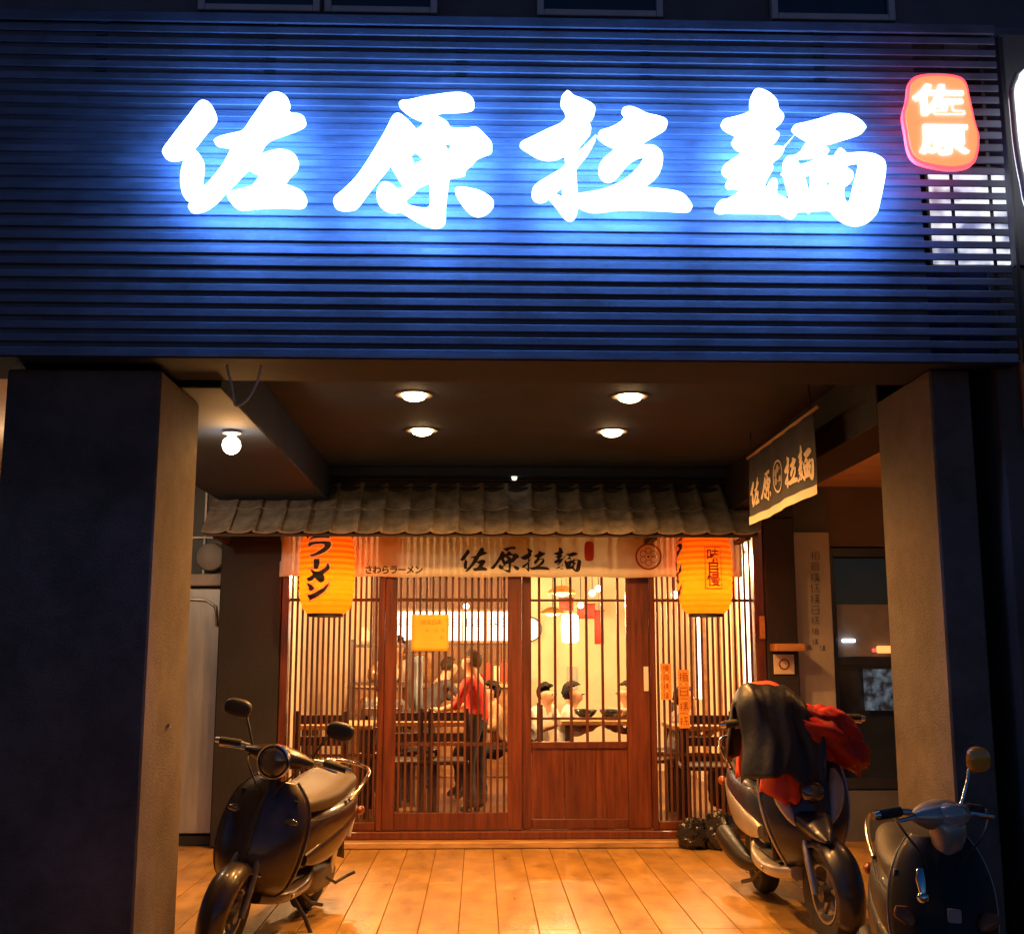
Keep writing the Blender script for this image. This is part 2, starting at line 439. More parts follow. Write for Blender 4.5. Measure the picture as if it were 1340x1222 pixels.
def unit_glyph(key):
    """glyph loops in px of the photo sheet, y up, about its own centre; returns loops, height"""
    loops, ox, oy, k = GL[key]
    L2 = [[(x/k, -y/k) for x, y in smooth_loop(lp)] for lp in loops]
    xs = [p[0] for lp in L2 for p in lp]; ys = [p[1] for lp in L2 for p in lp]
    cx, cy = (min(xs)+max(xs))/2, (min(ys)+max(ys))/2
    return [[(x-cx, y-cy) for x, y in lp] for lp in L2], max(ys)-min(ys)
def glyph_on(name, key, height, centre, xd, yd, mat, parent, thin=0.0, extrude=0.0015, wide=1.0):
    loops, h = unit_glyph(key)
    s = height/h
    V, Fc = flatmesh([[(x*s, y*s) for x, y in lp] for lp in loops], extrude, -thin)
    c = Vector(centre); xd = Vector(xd); yd = Vector(yd); nd = xd.cross(yd)
    return mk(name, [c+xd*v[0]*wide+yd*v[1]+nd*v[2] for v in V], Fc, mat, parent)
def flat_on(name, VF, centre, xd, yd, mat, parent):
    V, Fc = VF
    c = Vector(centre); xd = Vector(xd); yd = Vector(yd); nd = xd.cross(yd)
    return mk(name, [c+xd*v[0]+yd*v[1]+nd*v[2] for v in V], Fc, mat, parent)
def scribble_glyph(size, rng):
    """a small brush character too blurred to read in the photo: crossing strokes"""
    parts = []
    t = size*0.07
    def bar(x0, y0, x1, y1, w):
        dx, dy = x1-x0, y1-y0; l = math.hypot(dx, dy) or 1
        nx, ny = -dy/l*w/2, dx/l*w/2
        parts.append(([(x0+nx, y0+ny, 0), (x0-nx, y0-ny, 0), (x1-nx, y1-ny, 0), (x1+nx, y1+ny, 0)], [[0, 1, 2, 3]]))
    s = size/2
    left = rng.random() < 0.6
    xa = -0.25 if left else -0.95
    if left:
        if rng.random() < 0.5:
            bar(-.65*s, .9*s, -.9*s, .2*s, t); bar(-.68*s, .5*s, -.68*s, -.9*s, t)
        else:
            bar(-.95*s, .45*s, -.4*s, .5*s, t); bar(-.66*s, .9*s, -.66*s, -.85*s, t); bar(-.95*s, -.3*s, -.4*s, 0, t)
    n = rng.choice((2, 3, 4))
    for k in range(n):
        y = s*(0.82-k*1.55/n); bar(s*(xa+rng.uniform(0, .15)), y, s*rng.uniform(.7, .95), y+rng.uniform(-.02, .06)*s, t)
    xm = (xa+0.95)/2*s
    m_ = rng.random()
    if m_ < 0.4:
        bar(xm, .95*s, xm, -.9*s, t)
        bar(xm, -.1*s, xa*s, -.85*s, t); bar(xm, -.1*s, .95*s, -.85*s, t)
    elif m_ < 0.75:
        bar((xa+.15)*s, .5*s, (xa+.15)*s, -.85*s, t); bar(.8*s, .5*s, .8*s, -.85*s, t); bar((xa+.15)*s, -.8*s, .8*s, -.8*s, t)
    else:
        bar(xm*.8, .95*s, xm*.8, -.3*s, t); bar((xa+.1)*s, -.35*s, (xa+.1)*s, -.85*s, t); bar(.75*s, -.3*s, .8*s, -.8*s, t); bar(xm, -.4*s, xm, -.85*s, t)
    V, Fc = join(*parts)
    # each stroke a hair in front of the last so none share a plane
    V = [(v[0], v[1], 0.0004*(i//4)) for i, v in enumerate(V)]
    return V, Fc
XD, ZD = Vector((1, 0, 0)), Vector((0, 0, 1))

# ================================================================== SETTING
YS = 8.50            # plane of the shopfront
YF = 4.35            # plane of the louvred fascia
ZC = 2.70            # arcade ceiling
def structure(o): return tag(o, kind='structure')

structure(box('ground', -60, 60, -60, 3.05, -0.3, -0.13, M_asphalt))
fl = structure(box('floor', -6.0, 6.0, 3.30, 8.62, -0.26, -0.010, M_grout))
structure(box('kerb', -6.0, 6.0, 3.10, 3.295, -0.28, -0.004, M_concrete, bev=0.012))
px0 = at(653, 1222, Z=0).x
PW = 0.198
vv, ff = boxm(-PW/2+0.003, PW/2-0.0025, 0.0006, 1.1994, -0.012, 0.0, 0.0016)
pl0 = None
for i in range(-14, 13):
    xc = px0 + PW*(i+0.5)
    for j in range(5):
        y0 = 8.30-1.2*(j+0) - 1.2 + 0.0
        if y0 < 3.2: y0 = None
        if y0 is None: continue
        loc = Vector((xc, y0, -0.012 + random.uniform(-0.0006, 0.0006)))
        if pl0 is None:
            pl0 = mk('floor_tile', [(v[0]+loc.x, v[1]+loc.y, v[2]+0.012+loc.z) for v in vv], ff, M_plank, fl, origin=loc)
        else:
            dup(pl0, loc, fl)

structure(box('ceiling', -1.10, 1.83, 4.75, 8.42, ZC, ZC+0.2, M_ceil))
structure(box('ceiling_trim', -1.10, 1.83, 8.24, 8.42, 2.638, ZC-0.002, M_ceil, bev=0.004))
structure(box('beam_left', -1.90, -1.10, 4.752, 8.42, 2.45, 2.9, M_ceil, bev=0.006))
structure(box('beam_right', 1.83, 2.10, 5.08, 8.42, 2.38, 2.9, M_dark, bev=0.006))
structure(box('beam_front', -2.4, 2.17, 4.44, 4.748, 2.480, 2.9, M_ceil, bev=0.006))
structure(box('wall_back', -1.905, 2.10, 8.425, 8.8, 2.622, 2.9, M_dark))
structure(box('wall_inner', -1.905, 2.355, 8.66, 8.8, 2.36, 2.6195, M_dark))
structure(box('wall_over_canopy', -1.905, 2.355, 8.44, 8.655, 2.36, 2.617, M_dark))

# pillars --------------------------------------------------------
p = thing('pillar', 'wide dark grey pillar with its inner side lit warm, beside the round headlamp scooter', 'pillar', (-1.57, 4.75, 0))
box('shaft', -1.875, -1.268, 4.45, 5.07, -0.01, 2.45, M_pillar, p, bev=0.008)
box('plinth', -1.883, -1.262, 4.442, 5.078, -0.008, 0.10, M_dark, p, bev=0.006)
box('cable_clip', -1.266, -1.255, 4.78, 4.80, 1.04, 1.055, M_steel, p)
p = thing('pillar', 'slim dark grey pillar with brown lit side behind the draped navy scooter', 'pillar', (1.90, 4.76, 0))
box('shaft', 1.825, 1.99, 4.45, 5.07, -0.01, 2.478, M_pillar, p, bev=0.008)
box('plinth', 1.818, 1.997, 4.442, 5.078, -0.008, 0.10, M_dark, p, bev=0.006)
M_npil = pmat('neighbour pillar render', (0.07, 0.062, 0.06), 0.85, var=0.2, vs=(2, 2, 2), bump=0.5, bs=100)
p = thing('pillar', 'broad grey rendered pillar of the neighbouring shop with an orange plaque', 'pillar', (2.4, 4.7, 0))
box('shaft', 2.085, 2.72, 4.41, 5.0, -0.01, 2.9, M_npil, p, bev=0.01)
a0 = at(1331, 445, Y=4.40); a1 = at(1331, 562, Y=4.40)
box('plaque', a0.x, a0.x+0.22, 4.385, 4.408, a1.z, a0.z, pmat('orange plaque', (0.45, 0.16, 0.05), 0.5), p, bev=0.003)
structure(box('wall_side', 2.36, 2.664, 8.62, 8.8, -0.01, 2.618, M_concrete))
structure(box('wall_recess', 1.995, 2.08, 4.9, 5.0, -0.01, 2.478, M_black))

# downlights ------------------------------------------------------
def downlight(x, y, label):
    t = thing('downlight', label, 'ceiling light', (x, y, ZC), 'recessed downlights')
    V, Fc = lathe([(0.066, -0.001), (0.098, -0.001), (0.100, -0.006), (0.093, -0.008), (0.070, -0.003)], 32, (x, y, ZC), closed=True)
    mk('trim_ring', V, Fc, pmat('lamp trim', (0.22, 0.21, 0.2), 0.6), t, smooth=True, angle=40)
    V, Fc = lathe([(0.0, -0.036), (0.03, -0.034), (0.054, -0.024), (0.0655, -0.006), (0.0655, -0.0015), (0.0, -0.0015)], 32, (x, y, ZC))
    mk('lens', V, Fc, M_lampw, t, smooth=True)
    lamp('light', 'SPOT', (x, y, ZC-0.05), DL_W, WARM, t, 0.05, (0, 0, 0), (160, 0.75))
DL_W = 262
downlight(-0.35, 5.92, 'round ceiling downlight nearer the street, on the side of the scooter with round headlamp')
downlight(0.80, 5.92, 'round ceiling downlight nearer the street, on the side of the hanging dark side banner')
downlight(-0.355, 6.88, 'round ceiling downlight nearer the tiled canopy, on the side of the round headlamp scooter')
downlight(0.815, 6.88, 'round ceiling downlight nearer the tiled canopy, on the side of the dark side banner')
# globe lamp on the beam
gl = at(303, 580, Z=2.385)
t = thing('globe_lamp', 'bare round glowing bulb under the beam beside the wide pillar', 'bulb lamp', (gl.x, gl.y, 2.45))
V, Fc = lathe([(0.045, 2.449), (0.045, 2.435), (0.028, 2.43), (0.022, 2.425), (0.022, 2.41), (0.0, 2.41)], 24, (gl.x, gl.y, 0)); mk('socket', V, Fc, M_whitep, t, smooth=True, angle=40)
V, Fc = ell((gl.x, gl.y, 2.375), 0.046, 0.046, 0.046); mk('bulb', V, Fc, emat('bulb glass', (1.0, 0.72, 0.40), 30.0), t, smooth=True)
lamp('light', 'POINT', (gl.x, gl.y, 2.31), 16, WARM, t, 0.046)
# hanging cable on the beam
pts = [at(x_, y_, Y=4.405) for x_, y_ in ((297, 478), (299, 490), (303, 503), (306, 520), (309, 531), (322, 525), (333, 508), (339, 492), (342, 478))]
pts = [Vector(q) for q in cr([tuple(q) for q in pts], 5)]
V, Fc = tube(pts, 0.005, 8)
tag(mk('loose_cable', V, Fc, pmat('pale cable', (0.55, 0.47, 0.38), 0.5), smooth=True), 'loose loop of pale cable hanging below the fascia edge beside the wide pillar', 'cable')
V, Fc = lathe([(0.0, 2.607), (0.016, 2.612), (0.022, 2.63), (0.022, 2.637), (0, 2.637)], 20, (at(673, 622, Y=8.30).x, 8.30, 0))
tag(mk('motion_sensor', V, Fc, emat('sensor indicator', (1, 0.9, 0.75), 1.2), smooth=True), 'tiny pale sensor dome on the ceiling trim above the tiled canopy', 'sensor')

# ================================================================== LOUVRED FASCIA + SIGN
lf = thing('louvre_fascia', 'dark louvred fascia of horizontal slats carrying the glowing sign', 'fascia', (0, YF, 2.48))
SL, SR = -2.42, 2.15
zb, zt = 2.484, 3.89
pitch = 0.0525
vv, ff = boxm(SL, SR, YF, YF+0.008, 0, 0.031, 0.003)
sl0 = None
k = 0
z = zb
while z < zt-0.02:
    loc = Vector(((SL+SR)/2, YF+0.004, z))
    if sl0 is None:
        sl0 = mk('slat', [(v[0], v[1], v[2]+z) for v in vv], ff, M_slat, lf)
    else:
        dup(sl0, loc+Vector((0, random.uniform(-0.001, 0.001), random.uniform(-0.0008, 0.0008))), lf, rot=(random.uniform(-0.015, 0.015), random.uniform(-0.0004, 0.0004), 0))
    z += pitch; k += 1
box('top_rail', SL, SR, YF-0.004, YF+0.06, zt+0.004, zt+0.05, M_slat, lf, bev=0.004)
box('backing_board', SL, 1.80, YF+0.0105, YF+0.022, zb-0.002, zt, M_back, lf)
for px in (130, 353, 603, 845, 1073):
    x = at(px, 90, Y=YF).x
    for k in range(5):      # short dark clips that hold the slats, in the gaps
        zz = zb + pitch*(22+k) + 0.0345
        if zz < zt: box('slat_clip', x-0.022, x+0.022, YF+0.002, YF+0.0100, zz, zz+0.014, M_black, lf)
for px in (1243, 1293, 1322):
    x = at(px, 290, Y=YF+0.05).x
    box('upright', x-0.007, x+0.007, YF+0.0105, YF+0.0145, zb, zt, M_black, lf)
for i in range(4):
    box('edge_rib', SL, SR, YF-0.012, YF-0.002, zb-0.006+0.013*i*1.0, zb+0.001+0.013*i, M_slat, lf) if i < 1 else None
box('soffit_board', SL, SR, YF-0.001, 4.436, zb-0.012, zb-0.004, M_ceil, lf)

SY = YF-0.17       # front letters stand off the slats
sg = thing('illuminated_sign', 'row of four glowing white brush characters across the dark louvres', 'sign', (0, SY, 3.0))
for key in ('zuo', 'yuan', 'la', 'mian'):
    loops, ox, oy, kk = GL[key]
    L2 = []
    for lp in loops:
        q = [at(ox+x/kk, oy+y/kk, Y=SY) for x, y in smooth_loop(lp)]
        L2.append([(v.x, v.z) for v in q])
    V, Fc = flatmesh(L2, 0.016, -0.0015)
    ch = mk('character', [(v[0], SY-v[2]+0.016, v[1]) for v in V], Fc, M_letter, sg)
    V, Fc = flatmesh(L2, 0.002, -0.007)
    mk('backlight', [(v[0], SY-v[2]+0.036, v[1]) for v in V], Fc, M_halo, ch)
# lantern-shaped neon badge
lb = thing('lantern_sign', 'small glowing orange lantern shaped badge beside the white characters', 'sign', (1.9, YF, 3.4))
outl = [(1190,108),(1200,99),(1222,96),(1250,98),(1264,106),(1270,128),(1277,160),(1282,178),(1280,202),(1272,216),(1250,221),(1222,218),(1200,211),(1190,198),(1185,172),(1182,150),(1187,130)]
cen = at(1231, 158, Y=SY)
def plate(scale, y, ext):
    q = []
    for (x, yy) in smooth_loop(outl, 4):
        w_ = at(1231+(x-1231)*scale, 158+(yy-158)*scale, Y=SY)
        q.append((w_.x, w_.z))
    V, Fc = flatmesh([q], ext)
    return [(v[0], y-v[2], v[1]) for v in V], Fc
V, Fc = plate(1.0, SY+0.016, 0.012); mk('rim', V, Fc, emat('red neon rim', (1.0, 0.04, 0.05), 3.0), lb)
V, Fc = plate(0.93, SY+0.001, 0.003); mk('face', V, Fc, emat('orange sign face', (1.0, 0.27, 0.07), 1.35), lb)
for body, px, py, hh in (('佐', 1229, 134, 0.150), ('原', 1236, 185, 0.150)):
    c = at(px, py, Y=SY-0.006)
    V, Fc = textmesh(body, hh, 0.002)
    # heavier strokes
    cu = bpy.data.curves.new('lettering', 'FONT'); cu.body = body; cu.size = 0.185; cu.extrude = 0.002; cu.offset = 0.0035; cu.align_x = 'CENTER'; cu.align_y = 'CENTER'
    V, Fc = harvest(cu)
    flat_on('character', (V, Fc), c, (1.12, 0, 0), (0, 0, 0.74), emat('white badge lettering', (1.0, 0.93, 0.85), 4.0), lb)
for dx in (-0.06, 0.06):
    box('bracket', cen.x+dx-0.008, cen.x+dx+0.008, SY+0.029, YF-0.001, cen.z-0.03, cen.z+0.03, M_black, lb)

# neighbour's lit sign behind the open end of the louvres
ns = thing('neighbour_lightbox', 'white lit sign box of the next shop glowing through the louvre gaps', 'sign', (2.1, 4.8, 3.0))
a0 = at(1214, 226, Y=4.45); a1 = at(1324, 347, Y=4.45)
box('case', a0.x-0.012, a1.x+0.012, 4.452, 4.56, a1.z-0.03, a0.z+0.03, M_black, ns)
def street_reflection_mat():  # reflected street painted as noise in the emission colour
    m = bpy.data.materials.new('painted street reflection'); m.use_nodes = True
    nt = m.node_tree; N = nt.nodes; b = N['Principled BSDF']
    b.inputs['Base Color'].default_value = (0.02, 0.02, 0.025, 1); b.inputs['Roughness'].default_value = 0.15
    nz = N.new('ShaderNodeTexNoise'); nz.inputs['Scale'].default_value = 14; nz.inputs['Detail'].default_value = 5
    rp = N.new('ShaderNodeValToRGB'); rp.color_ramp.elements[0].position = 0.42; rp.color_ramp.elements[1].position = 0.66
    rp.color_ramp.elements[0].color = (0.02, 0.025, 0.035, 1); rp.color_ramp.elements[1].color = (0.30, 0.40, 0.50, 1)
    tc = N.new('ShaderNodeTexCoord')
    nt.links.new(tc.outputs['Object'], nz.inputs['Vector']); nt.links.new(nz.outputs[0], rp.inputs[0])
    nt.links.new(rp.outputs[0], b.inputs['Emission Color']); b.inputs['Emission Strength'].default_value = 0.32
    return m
def lbmat():
    m = bpy.data.materials.new('printed sign face'); m.use_nodes = True
    nt = m.node_tree; N = nt.nodes
    b = N['Principled BSDF']
    nz = N.new('ShaderNodeTexNoise'); nz.inputs['Scale'].default_value = 9; nz.inputs['Detail'].default_value = 2
    rp = N.new('ShaderNodeValToRGB'); rp.color_ramp.elements[0].position = 0.38; rp.color_ramp.elements[1].position = 0.55
    rp.color_ramp.elements[0].color = (0.12, 0.15, 0.3, 1); rp.color_ramp.elements[1].color = (0.95, 0.97, 1, 1)
    tc = N.new('ShaderNodeTexCoord')
    nt.links.new(tc.outputs['Object'], nz.inputs['Vector']); nt.links.new(nz.outputs[0], rp.inputs[0])
    nt.links.new(rp.outputs[0], b.inputs['Emission Color']); b.inputs['Emission Strength'].default_value = 1.0
    return m
box('face', a0.x, a1.x, 4.44, 4.4515, a1.z, a0.z, lbmat(), ns)
ps = thing('projecting_sign', 'white lit projecting sign with dark rounded rim at the next shop', 'sign', (2.3, 4.2, 3.4))
ol = [(1326,120),(1331,105),(1340,95),(1400,90),(1420,110),(1425,250),(1400,275),(1352,272),(1340,235),(1332,190),(1328,150)]
q = [at(x, y, Y=4.2) for x, y in smooth_loop(ol, 4)]
V, Fc = flatmesh([[(v.x, v.z) for v in q]], 0.04); mk('face', [(v[0], 4.2-v[2], v[1]) for v in V], Fc, emat('cool sign face', (0.9, 0.95, 1.0), 1.5), ps)
V, Fc = tube([Vector((v.x-0.006, 4.2, v.z)) for v in q]+[Vector((q[0].x-0.006, 4.2, q[0].z))], 0.012, 8); mk('rim', V, Fc, pmat('grey rim', (0.2, 0.2, 0.2), 0.4), ps, smooth=True)
box('arm', 2.24, 2.27, 4.24, 4.46, 3.3, 3.33, M_black, ps)

# ================================================================== UPPER STOREY AND NEIGHBOURING BLOCKS
M_upper = pmat('upper wall tiles', (0.10, 0.11, 0.14), 0.7, var=0.25, vs=(1.5, 1.5, 1.5), bump=0.4, bs=60)
ub = thing('upper_storey', 'dark upper storey with pale framed windows above the louvred fascia', 'building', (0, 5.0, 3.9))
box('wall', -7, 7, 4.98, 5.3, 2.905, 9.5, M_upper, ub)
box('ledge', -7, 7, 4.44, 4.975, 3.93, 3.985, M_upper, ub, bev=0.006)
M_wf = pmat('pale window frame', (0.5, 0.5, 0.55), 0.4, var=0.08)
M_dg = pmat('dark glass', (0.02, 0.025, 0.035), 0.08, var=0.1, spec=0.6)
zs = at(670, 19, Y=4.93).z
for (pa, pb) in ((258, 418), (424, 572), (703, 868), (1010, 1172)):
    x0, x1 = at(pa, 15, Y=4.93).x, at(pb, 15, Y=4.93).x
    wd = box('window', x0+0.03, x1-0.03, 4.955, 4.975, zs+0.03, zs+1.1, M_dg, ub)
    box('frame', x0, x0+0.032, 4.93, 4.972, zs, zs+1.13, M_wf, wd, bev=0.003)
    box('frame', x1-0.032, x1, 4.93, 4.972, zs, zs+1.13, M_wf, wd, bev=0.003)
    box('frame', x0+0.033, x1-0.033, 4.93, 4.972, zs, zs+0.032, M_wf, wd, bev=0.003)
    box('frame', x0+0.033, x1-0.033, 4.93, 4.972, zs+1.10, zs+1.13, M_wf, wd, bev=0.003)
# left neighbour
nb = thing('neighbouring_building', 'dark concrete neighbouring block front on the scooter side of the wide pillar', 'building', (-4.0, 4.6, 0))
box('fascia', -6.9, -2.43, 4.40, 4.97, 2.62, 3.925, M_concrete, nb)
box('soffit', -6.9, -1.91, 4.98, 8.85, 2.60, 2.9, pmat('cream soffit', (0.55, 0.45, 0.35), 0.8, var=0.1), nb)
box('wall', -6.9, -1.91, 8.625, 8.8, 0.0, 2.598, M_concrete, nb)
box('pier', -6.9, -3.6, 4.42, 5.0, -0.01, 2.6, M_concrete, nb)
nr = thing('neighbouring_building', 'dark neighbouring block front with orange lit arcade ceiling beyond the slim pillar', 'building', (4.5, 4.6, 0))
box('fascia', 2.19, 6.9, 4.40, 4.97, 2.905, 3.925, M_concrete, nr)
box('soffit', 2.105, 6.9, 5.02, 8.85, 2.62, 2.9, pmat('orange cream soffit', (0.55, 0.38, 0.24), 0.8, var=0.1), nr)
box('wall', 2.665, 6.9, 8.62, 8.8, 2.16, 2.618, pmat('brown lintel', (0.12, 0.085, 0.065), 0.8), nr)
box('wall', 4.2, 6.9, 8.62, 8.8, -0.01, 2.155, M_concrete, nr)
box('wall', 2.665, 4.195, 8.62, 8.8, -0.01, 0.35, M_concrete, nr)
wdw = box('window', 2.70, 4.19, 8.70, 8.72, 0.36, 2.15, M_dg, nr)
for (z0, z1) in ((0.36, 0.44), (1.26, 1.33), (2.08, 2.15)):
    box('frame', 2.70, 4.19, 8.63, 8.69, z0, z1, M_black, wdw, bev=0.004)
box('frame', 2.67, 2.699, 8.60, 8.69, 0.36, 2.15, M_black, wdw, bev=0.004)
box('lower_blind', 2.72, 4.18, 8.655, 8.665, 1.33, 1.72, pmat('grey blind', (0.22, 0.21, 0.20), 0.6), wdw)
box('reflection_pane', 2.90, 3.35, 8.64, 8.652, 0.93, 1.235, street_reflection_mat(), wdw)  # glowing pane that paints the street's reflection in the glass
for sx, label in ((-1, 'hidden bulb lighting the arcade on the wide pillar side'), (1, 'bulb lighting the orange arcade ceiling behind the slim pillar')):
    x, y = (-2.35, 6.6) if sx < 0 else (2.95, 6.4)
    t = thing('bulb_lamp', ['bare bulb under the cream arcade ceiling in front of the metal door', 'bare bulb under the orange arcade ceiling beyond the slim pillar'][sx > 0], 'bulb lamp', (x, y, 2.6))
    zc_ = 2.598 if sx < 0 else 2.618
    V, Fc = lathe([(0.04, zc_), (0.04, zc_-0.015), (0.02, zc_-0.02), (0.02, zc_-0.05), (0, zc_-0.05)], 16, (x, y, 0)); mk('socket', V, Fc, M_whitep, t)
    V, Fc = ell((x, y, zc_-0.085), 0.035, 0.035, 0.04); mk('bulb', V, Fc, emat('bulb glass', (1.0, 0.72, 0.40), 30.0), t, smooth=True)
    lamp('light', 'POINT', (x, y, zc_-0.16), 30 if sx < 0 else 14, (1, 0.72, 0.45) if sx < 0 else (1, 0.42, 0.12), t, 0.05)
# left neighbour's metal door and barred window
dn = thing('metal_door', 'pale brushed metal door with rounded panel beside the dark shop wall', 'door', (-2.3, 8.6, 0))
box('leaf', -2.78, -1.915, 8.56, 8.60, 0.07, 1.83, pmat('pale metal', (0.42, 0.42, 0.42), 0.38, metal=0.6, var=0.12, vs=(20, 20, 2)), dn, bev=0.01)
box('lintel', -2.79, -1.91, 8.50, 8.61, 1.845, 1.93, pmat('pale grey render', (0.35, 0.34, 0.33), 0.8), dn, bev=0.006)
V, Fc = tube([Vector((-2.72, 8.55, 1.55)), Vector((-2.68, 8.55, 1.70)), Vector((-2.55, 8.55, 1.745)), Vector((-2.2, 8.55, 1.75)), Vector((-2.02, 8.55, 1.74)), Vector((-1.95, 8.55, 1.69)), Vector((-1.935, 8.55, 1.55))], 0.012, 8); mk('raised_moulding', V, Fc, M_steel, dn, smooth=True)
box('kick_plate', -2.78, -1.915, 8.545, 8.555, 0.0, 0.06, M_black, dn)
bw = thing('barred_window', 'small dark window with thin white bars over the metal door', 'window', (-2.3, 8.6, 1.94))
box('pane', -2.78, -1.915, 8.60, 8.615, 1.935, 2.59, M_black, bw)
for x in (-2.55, -2.30, -2.06):
    box('bar', x-0.007, x+0.007, 8.575, 8.595, 1.935, 2.59, M_whitep, bw)
box('bar', -2.78, -1.915, 8.570, 8.574, 2.20, 2.215, M_whitep, bw)
V, Fc = lathe([(0.0, 8.50), (0.05, 8.50), (0.10, 8.52), (0.11, 8.56), (0.0, 8.565)], 24, (-2.0, 0, 2.06), axis='y'); mk('vent_cowl', V, Fc, pmat('grey vent', (0.25, 0.25, 0.25), 0.5), bw, smooth=True, angle=40)

# ================================================================== SHOPFRONT
ZSILL = 0.10
ZHEAD = 2.30
sf = thing('shopfront', 'dark timber shopfront frame with slatted lattice windows either side of the doors', 'shopfront', (0.3, YS, 0))
box('wall_panel', -1.895, -1.452, 8.43, 8.60, 0.0, 2.355, M_dark, sf, bev=0.006)
box('wall_panel', 2.125, 2.355, 8.43, 8.60, 0.0, 2.355, M_dark, sf, bev=0.006)
box('post', -1.447, -1.395, 8.45, 8.56, ZSILL, ZHEAD, M_wood, sf, bev=0.005)
box('post', 2.045, 2.120, 8.45, 8.56, ZSILL, ZHEAD, M_wood, sf, bev=0.005)
box('post', -0.735, -0.690, 8.455, 8.555, ZSILL, ZHEAD, M_wood, sf, bev=0.005)
box('post', 1.262, 1.300, 8.455, 8.555, ZSILL, ZHEAD, M_wood, sf, bev=0.005)
box('header', -1.45, 2.12, 8.452, 8.565, ZHEAD+0.002, 2.358, M_wood, sf)
box('sill', -1.447, 2.12, 8.43, 8.60, 0.045, ZSILL-0.001, M_wood, sf, bev=0.006)
box('step', -1.447, 2.12, 8.33, 8.62, -0.005, 0.043, M_sill, sf, bev=0.008)
vs_, fs_ = boxm(-0.008, 0.008, -0.014, 0.014, 0, ZHEAD-ZSILL-0.06, 0.002)
slat0 = None
def lattice(x0, x1, n, parent, y, z0, z1, mat=M_slatw, wd=0.008):
    """n upright slats between x0 and x1"""
    v, f = boxm(-wd, wd, -0.013, 0.013, z0, z1, 0.002)
    first = None
    for i in range(n):
        x = x0 + (x1-x0)*(i+0.5)/n
        if first is None:
            first = mk('slat', [(q[0]+x, q[1]+y, q[2]) for q in v], f, mat, parent)
        else:
            dup(first, (x, y, z0), parent)
for (x0, x1, n) in ((-1.394, -0.736, 17), (1.302, 2.044, 18)):
    lp = box('lattice', x0, x1, 8.470, 8.538, ZSILL+0.001, ZSILL+0.06, M_wood, sf, bev=0.004)
    lattice(x0, x1, n, lp, 8.50, ZSILL+0.062, ZHEAD)
    for z in (1.742, 0.62):
        box('cross_rail', x0, x1, 8.517, 8.530, z-0.011, z+0.011, M_slatw, lp)
    box('glass_pane', x0, x1, 8.5345, 8.5375, ZSILL+0.062, ZHEAD, M_glass, lp)

# sliding door with full slats
d1 = thing('sliding_door', 'slatted timber sliding door carrying the yellow paper notice', 'door', (-0.2, 8.5, ZSILL))
DY0, DY1 = 8.462, 8.502
box('stile', -0.688, -0.600, DY0, DY1, ZSILL+0.002, ZHEAD-0.002, M_wood, d1, bev=0.004)
box('stile', 0.212, 0.315, DY0, DY1, ZSILL+0.002, ZHEAD-0.002, M_wood, d1, bev=0.004)
box('rail', -0.599, 0.211, DY0+0.001, DY1-0.001, ZSILL+0.003, 0.225, M_wood, d1, bev=0.004)
box('rail', -0.599, 0.211, DY0+0.001, DY1-0.001, 2.21, ZHEAD-0.003, M_wood, d1, bev=0.004)
lattice(-0.599, 0.211, 17, d1, 8.482, 0.227, 2.208, wd=0.0085)
for z in (1.742, 0.70):
    box('cross_rail', -0.599, 0.211, 8.496, 8.506, z-0.012, z+0.012, M_slatw, d1)
box('glass_pane', -0.599, 0.211, 8.508, 8.511, 0.226, 2.209, M_glass, d1)
# sliding door with a glazed upper half
d2 = thing('sliding_door', 'timber sliding door with barred glass above a solid red brown panel', 'door', (0.8, 8.5, ZSILL))
DY0, DY1 = 8.510, 8.550
box('stile', 0.318, 0.388, DY0, DY1, ZSILL+0.002, ZHEAD-0.002, M_wood, d2, bev=0.004)
box('stile', 1.092, 1.260, DY0, DY1, ZSILL+0.002, ZHEAD-0.002, M_wood, d2, bev=0.004)
box('rail', 0.389, 1.091, DY0+0.001, DY1-0.001, ZSILL+0.003, 0.17, M_wood, d2, bev=0.004)
box('rail', 0.389, 1.091, DY0-0.004, DY1-0.001, 0.665, 0.715, M_wood, d2, bev=0.006)
box('rail', 0.389, 1.091, DY0+0.001, DY1-0.001, 2.20, ZHEAD-0.003, M_wood, d2, bev=0.004)
for i in range(3):
    x = 0.389+0.702*i/3
    box('panel_board', x+0.0012, x+0.234-0.0012, DY0+0.012, DY1-0.012, 0.172, 0.663, M_wood, d2, bev=0.002)
lattice(0.389, 1.091, 6, d2, 8.526, 0.716, 2.199, wd=0.0095)
for z in (1.742, 0.88):
    box('cross_rail', 0.389, 1.091, 8.539, 8.547, z-0.009, z+0.009, M_slatw, d2)
box('glass_pane', 0.389, 1.091, 8.5475, 8.5495, 0.716, 2.199, M_glass, d2)
a0, a1 = at(842, 872, Y=8.51), at(849, 904, Y=8.51)
box('door_pull', a0.x, a1.x, 8.502, 8.509, a1.z, a0.z, M_whitep, d2, bev=0.002)

